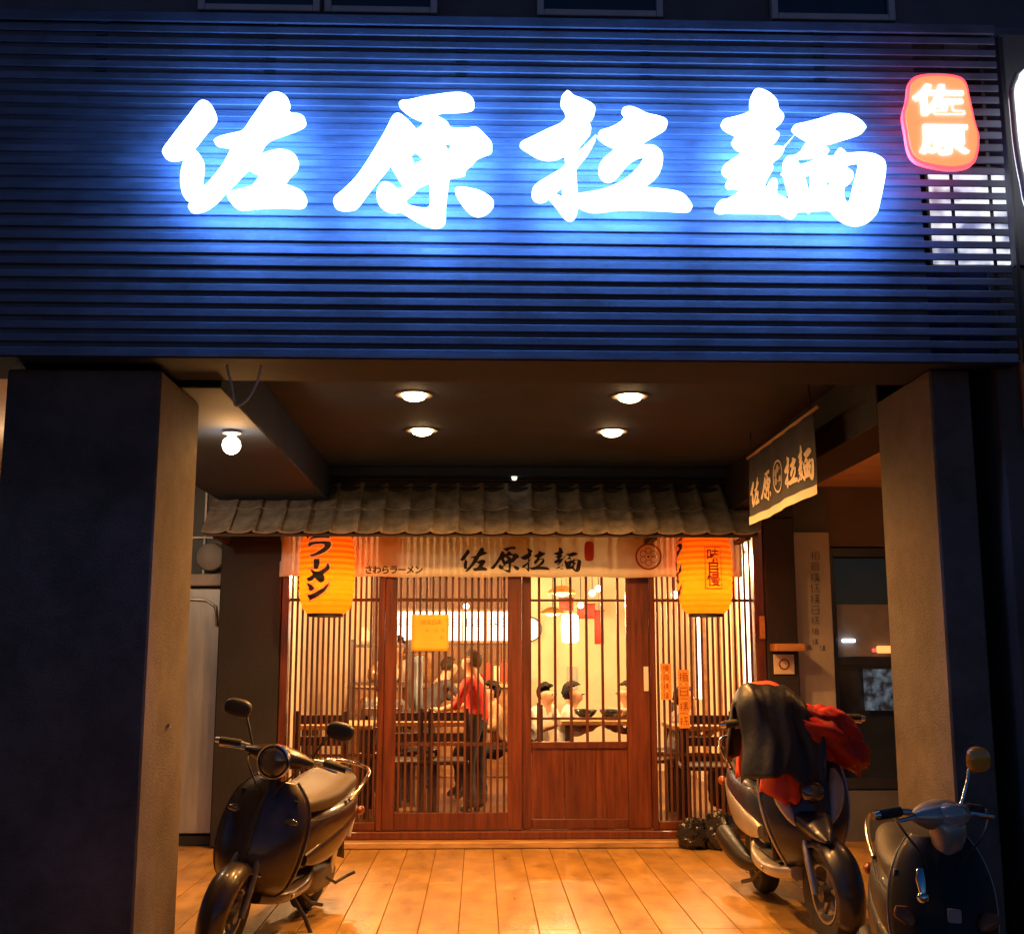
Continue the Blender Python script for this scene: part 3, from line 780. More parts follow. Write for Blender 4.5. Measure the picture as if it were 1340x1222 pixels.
# yellow notice -------------------------------------------------------
a0, a1 = at(539, 804, Y=8.46), at(587, 852, Y=8.46)
nt_ = thing('paper_notice', 'square yellow paper notice taped to the slatted door', 'notice', ((a0.x+a1.x)/2, 8.458, a1.z))
V, Fc = grid(lambda u, v: (a0.x+(a1.x-a0.x)*u, 8.458-0.004*math.sin(u*3.1)*math.sin(v*2.5), a1.z+(a0.z-a1.z)*v), 8, 8)
solid(mk('sheet', V, Fc, pmat('yellow paper', (0.85, 0.55, 0.06), 0.8, var=0.05), nt_, smooth=True), 0.0008)
rg = random.Random(3)
M_orangeink = pmat('orange ink', (0.75, 0.22, 0.02), 0.8)
for (py, xs_, sz) in ((814, (554, 561, 568, 575), 0.034), (825, (559, 571, 580), 0.022), (834, (578,), 0.026)):
    for px in xs_:
        c = at(px, py, Y=8.450)
        flat_on('printed_mark', scribble_glyph(sz, rg), c, XD, ZD, M_orangeink, nt_)
# orange paper slips on the lattice
for (pa, qa, pb, qb, n, lab) in ((864, 868, 879, 916, 4, 'shorter narrow orange paper menu slip hung on the lattice'), (887, 876, 903, 953, 4, 'longer narrow orange paper menu slip of four squares hung on the lattice')):
    a0, a1 = at(pa, qa, Y=8.47), at(pb, qb, Y=8.47)
    s_ = thing('menu_slip', lab, 'paper slip', ((a0.x+a1.x)/2, 8.468, a1.z), 'menu slips')
    hh = (a0.z-a1.z)/n
    for i in range(n):
        V, Fc = boxm(a0.x, a1.x, 8.466, 8.4675, a1.z+hh*i+0.003, a1.z+hh*(i+1)-0.001)
        mk('slip_square', V, Fc, pmat('orange paper', (0.72, 0.27, 0.03), 0.8, var=0.1), s_)
        flat_on('written_mark', scribble_glyph(hh*0.62, rg), ((a0.x+a1.x)/2, 8.464, a1.z+hh*(i+0.5)), XD, ZD, pmat('brown ink', (0.25, 0.05, 0.01), 0.8), s_)

# ================================================================== TILED CANOPY
ze = at(680, 700, Y=7.98).z
zt_ = at(680, 646, Y=8.42).z
cp = thing('tiled_canopy', 'small grey brown pantile canopy over the shop entrance', 'canopy', (0.03, 8.2, ze))
ncol = 22
X0, X1 = -1.93, 1.98
tw = (X1-X0)/ncol
sl = math.atan2(zt_-ze, 8.43-7.98)
Lr = math.hypot(zt_-ze, 0.45)
def tile_mesh(length):
    NU = 18
    prof = []
    for i in range(NU+1):
        u = i/NU
        x = (u-0.5)*tw*1.10
        h = 0.030*math.sin(u*math.pi)**0.8 if u < 1 else 0.0
        h = 0.013*(2*min(u/0.78, 1)-1)**2 + (0.012*math.sin((u-0.78)/0.22*math.pi*0.75) if u > 0.78 else 0)
        prof.append((x, h))
    V, Fc = [], []
    for (yy, th) in ((0, 0.0), (length, 0.0)):
        for (x, h) in prof: V.append((x, yy, h+0.012))
        for (x, h) in prof: V.append((x, yy, h))
    m = NU+1
    for i in range(NU):
        Fc.append([i, i+1, 2*m+i+1, 2*m+i]); Fc.append([m+i, 3*m+i, 3*m+i+1, m+i+1])
        Fc.append([i, m+i, m+i+1, i+1]); Fc.append([2*m+i, 2*m+i+1, 3*m+i+1, 3*m+i])
    Fc.append([0, 2*m, 3*m, m]); Fc.append([NU, m+NU, 3*m+NU, 2*m+NU])
    return V, Fc
def slope_pt(x, s, h):
    return Vector((x, 7.98+math.cos(sl)*s-math.sin(sl)*h, ze+math.sin(sl)*s+math.cos(sl)*h))
t0 = None
V, Fc = tile_mesh(Lr*0.60)
for course in (0, 1):
    for i in range(ncol):
        x = X0+tw*(i+0.5)
        s0 = course*Lr*0.5
        loc = slope_pt(x, s0, 0.004+course*0.016 + random.uniform(0, 0.003))
        if t0 is None:
            t0 = mk('roof_tile', [slope_pt(x+v[0], s0+v[1], v[2]+0.004) for v in V], Fc, M_rooft, cp, smooth=True, angle=50, origin=loc)
            # keep the mesh unrotated for the copies
            t0.data.clear_geometry()
            me = t0.data
            me.from_pydata(V, [], Fc)
            bm = bmesh.new(); bm.from_mesh(me); bmesh.ops.recalc_face_normals(bm, faces=bm.faces); bm.to_mesh(me); bm.free()
            me.polygons.foreach_set('use_smooth', [True]*len(me.polygons)); me.set_sharp_from_angle(angle=R(50))
            t0.rotation_euler = (sl, 0, 0)
        else:
            o = dup(t0, loc, cp, rot=(sl+random.uniform(-.012, .012), random.uniform(-.012, .012), random.uniform(-.008, .008)))
q = [slope_pt(X0, 0.02, -0.004), slope_pt(X1, 0.02, -0.004), slope_pt(X1, Lr, -0.004), slope_pt(X0, Lr, -0.004)]
q2 = [v+Vector((0, 0, -0.022)) for v in q]
mk('roof_board', q+q2, [[0,1,2,3],[7,6,5,4],[0,4,5,1],[1,5,6,2],[2,6,7,3],[3,7,4,0]], pmat('dark rafter wood', (0.05, 0.03, 0.022), 0.7), cp)
box('ridge_cap', X0, X1, 8.385, 8.435, zt_-0.01, zt_+0.045, M_dark, cp, bev=0.01)
for x in (-1.86, -1.2, 1.25, 1.92):
    box('bracket', x-0.02, x+0.02, 8.06, 8.428, ze-0.02, ze+0.012, pmat('dark rafter wood', (0.05, 0.03, 0.022), 0.7), cp)

# ================================================================== CREAM BANNER
BX0, BX1 = at(366, 730, Y=8.42).x, at(971, 730, Y=8.42).x
BZ0, BZ1 = at(680, 755, Y=8.42).z, at(680, 700, Y=8.42).z+0.06
cb = thing('cloth_banner', 'long cream cloth banner with black brush characters under the canopy', 'banner', ((BX0+BX1)/2, 8.42, BZ0))
def bwave(x, z):
    return 8.425 - 0.006*math.sin(x*9.1+0.7) - 0.004*math.sin(x*23+z*5) - 0.003*math.sin(z*14+x*3)
V, Fc = grid(lambda u, v: (BX0+(BX1-BX0)*u, bwave(BX0+(BX1-BX0)*u, v*(BZ1-BZ0)), BZ0+(BZ1-BZ0)*v+0.004*math.sin(u*40)*(1-v)), 120, 8)
solid(mk('cloth', V, Fc, M_cloth, cb, smooth=True), 0.0012)
def on_banner(name, VF, px, py, mat, sx=1.0, sz=1.0):
    c = at(px, py, Y=8.41)
    V, Fc = refine(*VF, 0.03)
    pts = []
    for v in V:
        x, z = c.x+v[0]*sx, c.z+v[1]*sz
        pts.append((x, bwave(x, z-BZ0)-0.0035-v[2], z))
    return mk(name, pts, Fc, mat, cb)
for key, px, hh in (('zuo', 620, 0.185), ('yuan', 661, 0.200), ('la', 700, 0.185), ('mian', 742, 0.190)):
    loops, h = unit_glyph(key); s = hh/h
    on_banner('character', flatmesh([[(x*s, y*s) for x, y in lp] for lp in loops], 0.0, -0.0042), px, 732, M_ink, 0.92, 1.0)
on_banner('kana_lettering', boldtext('さわらラーメン', 0.066, 0.0016), 515, 746, M_ink)
# little red lantern mark
V, Fc = flatmesh([smooth_loop([(-0.022, -0.07), (0.022, -0.07), (0.034, -0.04), (0.034, 0.04), (0.022, 0.07), (-0.022, 0.07), (-0.034, 0.04), (-0.034, -0.04)])])
on_banner('red_mark', (V, Fc), 771, 721, M_redink)
# round crest
ring = [[(0.098*math.cos(a), 0.098*math.sin(a)) for a in [2*math.pi*i/48 for i in range(48)]], [(0.086*math.cos(a), 0.086*math.sin(a)) for a in [2*math.pi*i/48 for i in range(48)]]]
on_banner('crest_ring', flatmesh(ring), 849, 728, pmat('brown ink', (0.25, 0.05, 0.01), 0.8))
fl_ = []
for i in range(6):
    a = math.pi/2 + i*math.pi/3
    cx, cy = 0.045*math.cos(a), 0.045*math.sin(a)
    fl_.append([(cx+0.024*math.cos(b), cy+0.024*math.sin(b)) for b in [2*math.pi*j/20 for j in range(20)]])
    fl_.append([(cx+0.020*math.cos(b), cy+0.020*math.sin(b)) for b in [2*math.pi*j/20 for j in range(20)]])
fl_.append([(0.010*math.cos(b), 0.010*math.sin(b)) for b in [2*math.pi*j/16 for j in range(16)]])
for i in range(0, 12, 2):
    on_banner('crest_petal', flatmesh(fl_[i:i+2]), 849, 728, pmat('brown ink', (0.25, 0.05, 0.01), 0.8))
on_banner('crest_centre', flatmesh(fl_[12:]), 849, 728, pmat('brown ink', (0.25, 0.05, 0.01), 0.8))

# ================================================================== PAPER LANTERNS
M_lant = papermat('orange lantern paper', (1.0, 0.165, 0.005), 0.85)
LR, LH = 0.196, 0.60
def lrad(z):          # z 0..1
    e = abs(2*z-1)
    return LR*(0.60+0.40*(1-e**3.4)**0.5) + 0.0032*math.cos(z*2*math.pi*15)
def lantern(px, label):
    c = at(px, 752, Y=8.19)
    z0 = at(px, 803, Y=8.19).z
    t = thing('paper_lantern', label, 'lantern', (c.x, 8.19, z0), 'lanterns under the canopy')
    n, m = 40, 120
    V, Fc = lathe([(lrad(j/m), z0+LH*j/m) for j in range(m+1)], n, (c.x, 8.19, 0))
    Fc = Fc[:-2]
    b = mk('paper_body', V, Fc, M_lant, t, smooth=True)
    V, Fc = lathe([(lrad(0)*0.86, z0-0.022), (lrad(0)*1.02, z0-0.022), (lrad(0)*1.02, z0+0.004), (lrad(0)*0.86, z0+0.004)], 32, (c.x, 8.19, 0), closed=True); mk('bottom_ring', V, Fc, M_black, t)
    V, Fc = lathe([(0.02, z0+LH-0.004), (lrad(1)*1.02, z0+LH-0.004), (lrad(1)*1.02, z0+LH+0.018), (0.02, z0+LH+0.018)], 32, (c.x, 8.19, 0), closed=True); mk('top_ring', V, Fc, M_black, t)
    V, Fc = tube([(c.x, 8.19, z0+LH+0.01), (c.x, 8.19, z0+LH+0.06), (c.x, 8.21, z0+LH+0.10)], 0.005, 6); mk('hanging_cord', V, Fc, M_black, t)
    lamp('light', 'POINT', (c.x, 8.19, z0+LH*0.33), LAN_W, (1, 0.62, 0.25), t, 0.04)
    return t, c.x, z0
LAN_W = 9
def on_lantern(name, VF, t, cx, z0, mat, ang0, lift):
    V, Fc = refine(*VF, 0.02)
    pts = []
    for v in V:
        z = z0 + v[1]
        rr = lrad(min(1, max(0, v[1]/LH)))+lift
        a = ang0 + v[0]/LR
        pts.append((cx+rr*math.sin(a), 8.19-rr*math.cos(a), z))
    return mk(name, pts, Fc, mat, t)
t, cx, z0 = lantern(428, 'orange paper lantern with big black katakana lettering under the canopy')
sg_ = 1.0/(10.18*181)
def ram(offs):
    return flatmesh([[((x-480)*sg_, (1135-y)*sg_+0.005) for x, y in smooth_loop(lp, 3)] for lp in G_RAMEN], 0.0, offs)
on_lantern('lettering_outline', ram(0.010), t, cx, z0, papermat('pale outline paper', (0.95, 0.72, 0.42), 0.5), 0.0, 0.003)
on_lantern('lettering', ram(0.0), t, cx, z0, M_ink, 0.0, 0.006)
t, cx, z0 = lantern(922, 'orange paper lantern with small framed lettering down its front')
for j, chx in enumerate('味自慢'):
    cu = bpy.data.curves.new('lettering', 'FONT'); cu.body = chx; cu.size = 0.098; cu.offset = 0.0018; cu.align_x = 'CENTER'; cu.align_y = 'CENTER'
    V, Fc = harvest(cu)
    on_lantern('lettering', ([(v[0], v[1]+0.40-0.088*j, v[2]) for v in V], Fc), t, cx, z0, pmat('dark red ink', (0.16, 0.012, 0.008), 0.8), 0.13, 0.004)
fr = [[(-0.062, 0.165), (0.062, 0.165), (0.062, 0.465), (-0.062, 0.465)], [(-0.055, 0.172), (0.055, 0.172), (0.055, 0.458), (-0.055, 0.458)]]
on_lantern('lettering_frame', flatmesh(fr), t, cx, z0, M_redink, 0.13, 0.004)
def vr(offs):
    return flatmesh([[((x-480)*sg_, (1135-y)*sg_+0.005) for x, y in smooth_loop(lp, 3)] for lp in G_RAMEN], 0.0, offs)
on_lantern('lettering_outline', vr(0.010), t, cx, z0, papermat('pale outline paper', (0.95, 0.72, 0.42), 0.5), -1.35, 0.003)
on_lantern('lettering', vr(0.0), t, cx, z0, M_ink, -1.35, 0.006)

# ================================================================== SIDE BANNER ALONG THE ARCADE
SBX = 1.68
n0, n1 = at(1062, 540, X=SBX), at(1070, 640, X=SBX)
f0, f1 = at(981, 612, X=SBX), at(981, 695, X=SBX)
ya, yb = n0.y-0.02, f0.y
sbt, sbb = 2.545, 2.125
sb = thing('side_banner', 'dark grey cloth banner with pale brush characters hung across the arcade side', 'banner', (SBX, (ya+yb)/2, sbb))
def sbw(y, z): return SBX + 0.010*math.sin(y*7)*(sbt-z)*2 + 0.004*math.sin(y*21+z*4)
V, Fc = grid(lambda u, v: (sbw(ya+(yb-ya)*u, sbb+(sbt-sbb)*v), ya+(yb-ya)*u, sbb+(sbt-sbb)*v), 50, 10)
solid(mk('cloth', V, Fc, pmat('dark grey cloth', (0.034, 0.038, 0.056), 0.9, var=0.1, bump=0.15, bs=250), sb, smooth=True), 0.0015)
M_bord = pmat('pale cloth print', (0.55, 0.47, 0.38), 0.9, var=0.06)
V, Fc = grid(lambda u, v: (sbw(ya+(yb-ya)*u, sbb)-0.004, ya+(yb-ya)*u, sbb+0.002+0.048*v), 50, 1)
mk('pale_hem', V, Fc, M_bord, sb)
V, Fc = tube([(SBX, ya-0.10, sbt+0.006), (SBX, yb+0.04, sbt+0.006)], 0.010, 10); mk('rod', V, Fc, pmat('rod wood', (0.45, 0.33, 0.2), 0.5), sb, smooth=True)
for y in (ya+0.05, yb-0.05):
    V, Fc = tube([(SBX, y, sbt+0.012), (SBX+0.0, y, ZC-0.001)], 0.004, 6); mk('cord', V, Fc, M_black, sb)
def on_side(name, VF, y, z, mat):
    V, Fc = refine(*VF, 0.04)
    # reads from the street end: text runs from the shop (far) to the street (near)
    pts = []
    for v in V:
        yy, zz = y - v[0], z + v[1]
        pts.append((sbw(yy, zz)-0.006-v[2], yy, zz))
    return mk(name, pts, Fc, mat, sb)
Ls = yb-ya
for key, fr_, hh in (('zuo', 0.105, 0.17), ('yuan', 0.285, 0.18), ('la', 0.70, 0.18), ('mian', 0.885, 0.21)):
    loops, h = unit_glyph(key); s = hh/h
    on_side('character', flatmesh([[(x*s, y*s) for x, y in lp] for lp in loops], 0.0, -0.001), yb-Ls*fr_, sbb+0.185, M_bord)
y_ = yb-Ls*0.49
on_side('crest_ring', flatmesh([[(v[0]*0.95, v[1]*0.95) for v in ring[0]], [(v[0]*0.95, v[1]*0.95) for v in ring[1]]]), y_, sbb+0.20, M_bord)
on_side('crest_flower', flatmesh([fl_[i] for i in range(0, 12, 2)]), y_, sbb+0.20, pmat('grey print', (0.3, 0.25, 0.2), 0.9))

# ================================================================== RIGHT-HAND WALL ITEMS
vb = thing('vertical_signboard', 'tall pale vertical signboard with a column of dark characters', 'signboard', (2.5, 8.6, 0.7))
box('board', 2.362, 2.660, 8.56, 8.60, 0.55, 2.26, pmat('pale board', (0.42, 0.37, 0.31), 0.7, var=0.12, vs=(2, 2, 2)), vb, bev=0.006)
rg = random.Random(11)
for py, sz in ((727, 0.070), (741, 0.066), (756, 0.074), (770, 0.074), (784, 0.074), (798, 0.066), (812, 0.060), (826, 0.052), (840, 0.046)):
    c = at(1067, py, Y=8.556)
    flat_on('character', scribble_glyph(sz, rg), c, XD, ZD, pmat('faded black paint', (0.10, 0.088, 0.08), 0.7), vb)
for dx in (-0.05, 0.05):
    c = at(1068, 848, Y=8.556); flat_on('character', scribble_glyph(0.045, rg), c+Vector((dx, 0, 0)), XD, ZD, pmat('faded black paint', (0.10, 0.088, 0.08), 0.7), vb)
a0, a1 = at(1012, 856, Y=8.42), at(1040, 882, Y=8.42)
wp = thing('wall_plate', 'small square cream plate with a round mark on the dark wall', 'plate', ((a0.x+a1.x)/2, 8.42, a1.z))
box('plate', a0.x, a1.x, 8.415, 8.428, a1.z, a0.z, pmat('cream plastic', (0.62, 0.50, 0.36), 0.5), wp, bev=0.003)
V, Fc = flatmesh([[(v[0]*0.42, v[1]*0.42) for v in ring[0]], [(v[0]*0.34, v[1]*0.34) for v in ring[1]]]); flat_on('round_mark', (V, Fc), ((a0.x+a1.x)/2, 8.413, (a0.z+a1.z)/2), XD, ZD, pmat('brown ink', (0.25, 0.05, 0.01), 0.8), wp)
a0, a1 = at(1013, 842, Y=8.3), at(1051, 852, Y=8.3)
tag(box('wooden_shelf', a0.x, a1.x, 8.24, 8.428, a1.z, a0.z, pmat('orange wood', (0.45, 0.2, 0.06), 0.5, var=0.2, vs=(4, 20, 20)), bev=0.004), 'little orange wood shelf above the square wall plate', 'shelf')
a0, a1 = at(993, 806, Y=8.44), at(1001, 836, Y=8.44)
tag(box('wooden_peg', a0.x, a1.x, 8.41, 8.448, a1.z, a0.z, pmat('orange wood', (0.45, 0.2, 0.06), 0.5), bev=0.006), 'small upright wooden peg on the end post of the shopfront', 'peg')
a0 = at(1112, 838, Y=8.60)
tag(box('reflected_light', a0.x-0.05, a0.x+0.05, 8.615, 8.64, a0.z-0.014, a0.z+0.014, emat('white tube', (0.95, 0.97, 1), 3.0), bev=0.006), 'short white glow for a light reflected in the dark neighbouring window', 'reflected light')  # glowing bar that paints a white light reflected in the glass
a0 = at(1158, 850, Y=8.60)
wl = thing('reflected_glow', 'small orange and red glow for lights reflected in the neighbouring window', 'lamp', (a0.x, 8.62, a0.z-0.03))  # glowing blocks that paint orange and red lights mirrored in the window
box('lens', a0.x-0.055, a0.x+0.06, 8.60, 8.635, a0.z-0.025, a0.z+0.03, emat('amber reflected glow', (1, 0.33, 0.08), 1.6), wl, bev=0.008)  # amber block of the reflected glow, not a lamp lens
box('red_glow', a0.x-0.09, a0.x-0.058, 8.605, 8.635, a0.z-0.018, a0.z+0.01, emat('red reflected glow', (1, 0.05, 0.08), 0.9), wl, bev=0.006)
# black plastic bags by the sill
def blob(name, c, rx, ry, rz, mat, parent, seed, amp=0.35, fr=3.2):
    V, Fc = ell((0, 0, 0), 1, 1, 1, 36, 24)
    out = []
    for v in V:
        d = Vector(v).normalized()
        k = 1 + amp*(noise.noise(d*fr+Vector((seed, seed*2, 0)))) + amp*0.6*abs(noise.noise(d*fr*2.6+Vector((seed, 0, 3))))
        z = d.z*rz*k
        out.append((c[0]+d.x*rx*k, c[1]+d.y*ry*k, max(c[2]+z, c[2]-rz*0.8)))
    return mk(name, out, Fc, mat, parent, smooth=True, angle=35)
M_bag = pmat('black plastic bag', (0.014, 0.013, 0.013), 0.25, var=0.3, bump=0.8, bs=28)
c = at(903, 1083, Z=0.10)
tag(blob('plastic_bag', (1.52, 8.28, 0.09), 0.11, 0.09, 0.11, M_bag, None, 2.2), 'smaller crumpled black plastic bag left at the shop step', 'bag', None)
tag(blob('plastic_bag', (1.70, 8.27, 0.105), 0.13, 0.10, 0.13, M_bag, None, 5.1), 'larger crumpled black plastic bag left at the shop step', 'bag', None)

# ================================================================== INTERIOR
IZ = 0.06
M_iwall = pmat('warm cream wall', (0.70, 0.52, 0.33), 0.8, var=0.12, vs=(1.5, 1.5, 1.5))
M_ifloor = pmat('interior brown floor', (0.16, 0.075, 0.035), 0.35, var=0.3, vs=(2, 12, 2))
M_iwood = pmat('interior wood', (0.26, 0.12, 0.045), 0.45, var=0.3, vs=(3, 3, 14))
M_dkwood = pmat('dark chair wood', (0.045, 0.022, 0.014), 0.4, var=0.3, vs=(10, 10, 3))
structure(box('interior_floor', -1.9, 2.5, 8.625, 13.4, -0.1, IZ, M_ifloor))
structure(box('interior_ceiling', -1.9, 2.5, 8.81, 13.4, 2.62, 2.8, pmat('interior ceiling', (0.30, 0.21, 0.13), 0.8)))
structure(box('interior_wall_left', -1.9, -1.78, 8.625, 13.4, IZ+0.001, 2.619, M_iwall))
structure(box('interior_wall_right', 2.32, 2.5, 8.625, 13.4, IZ+0.001, 2.619, M_iwall))
structure(box('interior_wall_back', -1.779, 2.319, 13.2, 13.4, IZ+0.001, 2.619, M_iwall))
M_panelw = pmat('brown wall boarding', (0.15, 0.06, 0.022), 0.5, var=0.3, vs=(20, 20, 2), rnd=0.2)
wb = structure(box('interior_boarding', -1.215, 0.42, 13.17, 13.198, IZ+0.002, 2.615, M_panelw))
b0 = None
for i in range(10):
    x = -1.21+0.163*i
    b = box('board', x+0.003, x+0.160, 13.152, 13.169, IZ+0.004, 2.61, M_panelw, wb, bev=0.003) if b0 is None else dup(b0, (x+0.0815, 13.1605, IZ+0.004), wb)
    b0 = b0 or b
# right wall uprights and lit panels
for i, y in enumerate((9.6, 10.3, 11.0, 11.7, 12.4)):
    tag(box('wall_batten', 2.28, 2.319, y-0.03, y+0.03, IZ+0.002, 2.4, M_iwood, bev=0.004), 'upright wooden batten on the cream dining room wall behind the right lattice', 'batten', 'dining room wall battens')
def strip_light(x, y, z0, z1, wd, label):
    t = thing('wall_strip_light', label, 'wall light', (x, y, z0), 'upright wall lights inside')
    s = 1 if x > 0 else -1
    box('diffuser', x-0.02, x+0.02, y-wd, y+wd, z0, z1, emat('soft white tube', (1, 0.86, 0.62), 4.5), t, bev=0.006)
    box('cap', x-0.022, x+0.022, y-wd-0.004, y+wd+0.004, z1+0.001, z1+0.03, M_steel, t)
strip_light(2.28, 11.9, 0.9, 1.75, 0.05, 'upright white strip light on the inside wall above the diner facing left')
strip_light(2.28, 9.75, 0.95, 2.2, 0.035, 'upright white strip light behind the lattice with the paper slips')
strip_light(-1.74, 10.0, 0.85, 2.1, 0.035, 'upright white strip light behind the lattice next to the dark wall')
# kitchen hatch: wooden surround and lit menu box
a0, a1 = at(512, 800, Y=13.1), at(668, 838, Y=13.1)
mb = thing('menu_lightbox', 'long white lit menu box over the kitchen counter inside', 'lightbox', ((a0.x+a1.x)/2, 13.1, a1.z))
box('case', a0.x-0.03, a1.x+0.03, 13.10, 13.15, a1.z-0.03, a0.z+0.03, M_iwood, mb)
npn = 5
for i in range(npn):
    x0, x1 = a0.x+(a1.x-a0.x)*i/npn, a0.x+(a1.x-a0.x)*(i+1)/npn
    pn = box('panel', x0+0.008, x1-0.008, 13.085, 13.099, a1.z, a0.z, emat('white menu panel', (1, 0.93, 0.78), 2.4), mb)
    for j in range(2):
        flat_on('printed_mark', scribble_glyph(0.10, rg), (x0+(x1-x0)*(0.3+0.4*j), 13.08, a1.z+0.2), XD, ZD, M_ink, mb)
ct = thing('kitchen_counter', 'wooden kitchen counter at the back of the dining room', 'counter', (-0.5, 12.6, IZ))
box('front', -1.4, 0.5, 12.5, 12.9, IZ+0.002, 1.0, M_iwood, ct, bev=0.01)
box('worktop', -1.45, 0.55, 12.45, 12.95, 1.002, 1.04, pmat('pale worktop', (0.5, 0.33, 0.17), 0.35), ct, bev=0.006)
a0, a1 = at(533, 858, Y=12.3), at(553, 930, Y=12.3)
ns_ = thing('folded_curtain', 'pale blue grey door curtain hanging beside the kitchen counter', 'curtain', ((a0.x+a1.x)/2, 12.3, a1.z))
V, Fc = grid(lambda u, v: (a0.x+(a1.x-a0.x)*u, 12.3+0.02*math.sin(u*18), a1.z+(a0.z-a1.z)*v), 24, 2)
solid(mk('cloth', V, Fc, pmat('blue grey cloth', (0.30, 0.36, 0.42), 0.9), ns_, smooth=True), 0.003)
V, Fc = tube([(a0.x-0.05, 12.3, a0.z+0.01), (a1.x+0.05, 12.3, a0.z+0.01)], 0.012); mk('rod', V, Fc, M_iwood, ns_)
box('post', a0.x-0.09, a0.x-0.05, 12.28, 12.32, IZ, a0.z+0.03, M_iwood, ns_)
box('post', a1.x+0.05, a1.x+0.09, 12.28, 12.32, IZ, a0.z+0.03, M_iwood, ns_)
# left wall shelf unit seen through the lattice
su = thing('wall_shelf_unit', 'dark shelf unit with pots behind the left lattice', 'shelf', (-0.95, 11.6, IZ))
for z in (0.75, 1.05, 1.42):
    box('shelf_board', -1.25, -0.70, 11.5, 11.8, z, z+0.03, M_dkwood, su)
for x in (-1.27, -0.70):
    box('upright', x, x+0.02, 11.5, 11.8, IZ+0.002, 1.5, M_dkwood, su)
for i, (x, z) in enumerate(((-1.12, 0.78), (-0.9, 0.78), (-1.05, 1.08), (-0.85, 1.08), (-0.95, 1.45), (-1.15, 1.45))):
    V, Fc = lathe([(0.045, z+0.001), (0.065, z+0.05), (0.06, z+0.12), (0.035, z+0.15), (0.035, z+0.17), (0, z+0.17)], 16, (x, 11.64, 0))
    tag(mk('jar', V, Fc, [pmat('brown glaze', (0.16, 0.07, 0.03), 0.25), pmat('cream glaze', (0.6, 0.5, 0.36), 0.3)][i % 2], smooth=True), ['brown', 'cream'][i % 2]+' glazed jar standing on the '+['lowest', 'middle', 'top'][i//2]+' board of the dark inside shelf unit', 'jar', ['brown', 'cream'][i % 2]+' jars on the inside shelf')

# tables and chairs
def table(x, y, wx, wy, label):
    t = thing('dining_table', label, 'table', (x, y, IZ), 'dining tables')
    box('table_top', x-wx/2, x+wx/2, y-wy/2, y+wy/2, IZ+0.69, IZ+0.73, pmat('table wood', (0.38, 0.20, 0.08), 0.3, var=0.25, vs=(3, 14, 3)), t, bev=0.006)
    for sx in (-1, 1):
        for sy in (-1, 1):
            cx_, cy_ = x+sx*(wx/2-0.06), y+sy*(wy/2-0.06)
            box('leg', cx_-0.025, cx_+0.025, cy_-0.025, cy_+0.025, IZ+0.001, IZ+0.688, M_dkwood, t)
    return t
def bowl(x, y, label, mat):
    z = IZ+0.732
    V, Fc = lathe([(0.04, z), (0.045, z+0.012), (0.09, z+0.05), (0.105, z+0.085), (0.098, z+0.085), (0.08, z+0.05), (0, z+0.03)], 22, (x, y, 0))
    tag(mk('noodle_bowl', V, Fc, mat, smooth=True), label, 'bowl', 'bowls on dining tables')
def chair(x, y, ang, label):
    t = thing('dining_chair', label, 'chair', (0, 0, 0), 'dark dining chairs')
    box('seat', -0.20, 0.20, -0.20, 0.20, 0.42, 0.455, M_dkwood, t, bev=0.008)
    for sx in (-1, 1):
        for sy in (-1, 1):
            h = 0.418 if sx > 0 else 0.86
            box('leg', sx*0.18-0.017, sx*0.18+0.017, sy*0.18-0.017, sy*0.18+0.017, 0.0, h if sx > 0 else 0.418, M_dkwood, t)
    for sy in (-1, 1):
        box('back_post', -0.197, -0.163, sy*0.18-0.017, sy*0.18+0.017, 0.457, 0.86, M_dkwood, t)
    for z in (0.60, 0.76):
        box('back_rail', -0.19, -0.17, -0.162, 0.162, z, z+0.07, M_dkwood, t, bev=0.004)
    t.location = (x, y, IZ); t.rotation_euler = (0, 0, ang); WL[t.name] = Vector((x, y, IZ))
    return t
table(1.08, 10.35, 0.75, 0.9, 'wooden dining table with bowls between the seated diners behind the barred glass')
table(-0.35, 10.2, 0.8, 0.8, 'wooden dining table behind the slatted door beside the dark chairs')
table(-1.15, 9.7, 0.6, 0.7, 'wooden dining table close behind the left lattice')
table(1.85, 9.5, 0.6, 0.7, 'wooden dining table close behind the lattice with paper slips')
M_bblk = pmat('black glaze', (0.02, 0.018, 0.018), 0.2); M_bcrm = pmat('cream glaze', (0.6, 0.5, 0.36), 0.3)
bowl(0.93, 10.1, 'black noodle bowl right before the white shirted diner', M_bblk)
bowl(1.15, 10.05, 'black noodle bowl at the middle of the seated diners table', M_bblk)
bowl(1.27, 10.45, 'cream noodle bowl on the table of the seated diners', M_bcrm)
bowl(-0.3, 10.1, 'cream noodle bowl on the table behind the slatted door', M_bcrm)
for (x, y, a, lab) in ((0.55, 10.9, -0.3, 'dark wooden chair under the diner by the door stile'), (0.72, 10.25, 0.0, 'dark wooden chair under the white shirted diner'), (1.60, 10.4, math.pi, 'dark wooden chair under the diner facing left'),
                       (-0.55, 9.5, 1.5, 'dark wooden chair tucked at the table behind the slatted door'), (-0.28, 9.5, 1.6, 'dark wooden chair at the table behind the slatted door, nearer the red shirt'),
                       (-0.62, 10.5, -0.6, 'dark wooden chair turned away beyond the table behind the slatted door'), (-1.2, 9.1, 1.57, 'dark wooden chair close behind the left lattice'), (-0.82, 10.3, 1.4, 'dark wooden chair under the dark clothed diner behind the left lattice'),
                       (1.75, 8.98, 1.5, 'dark wooden chair close behind the lattice with paper slips')):
    chair(x, y, a, lab)

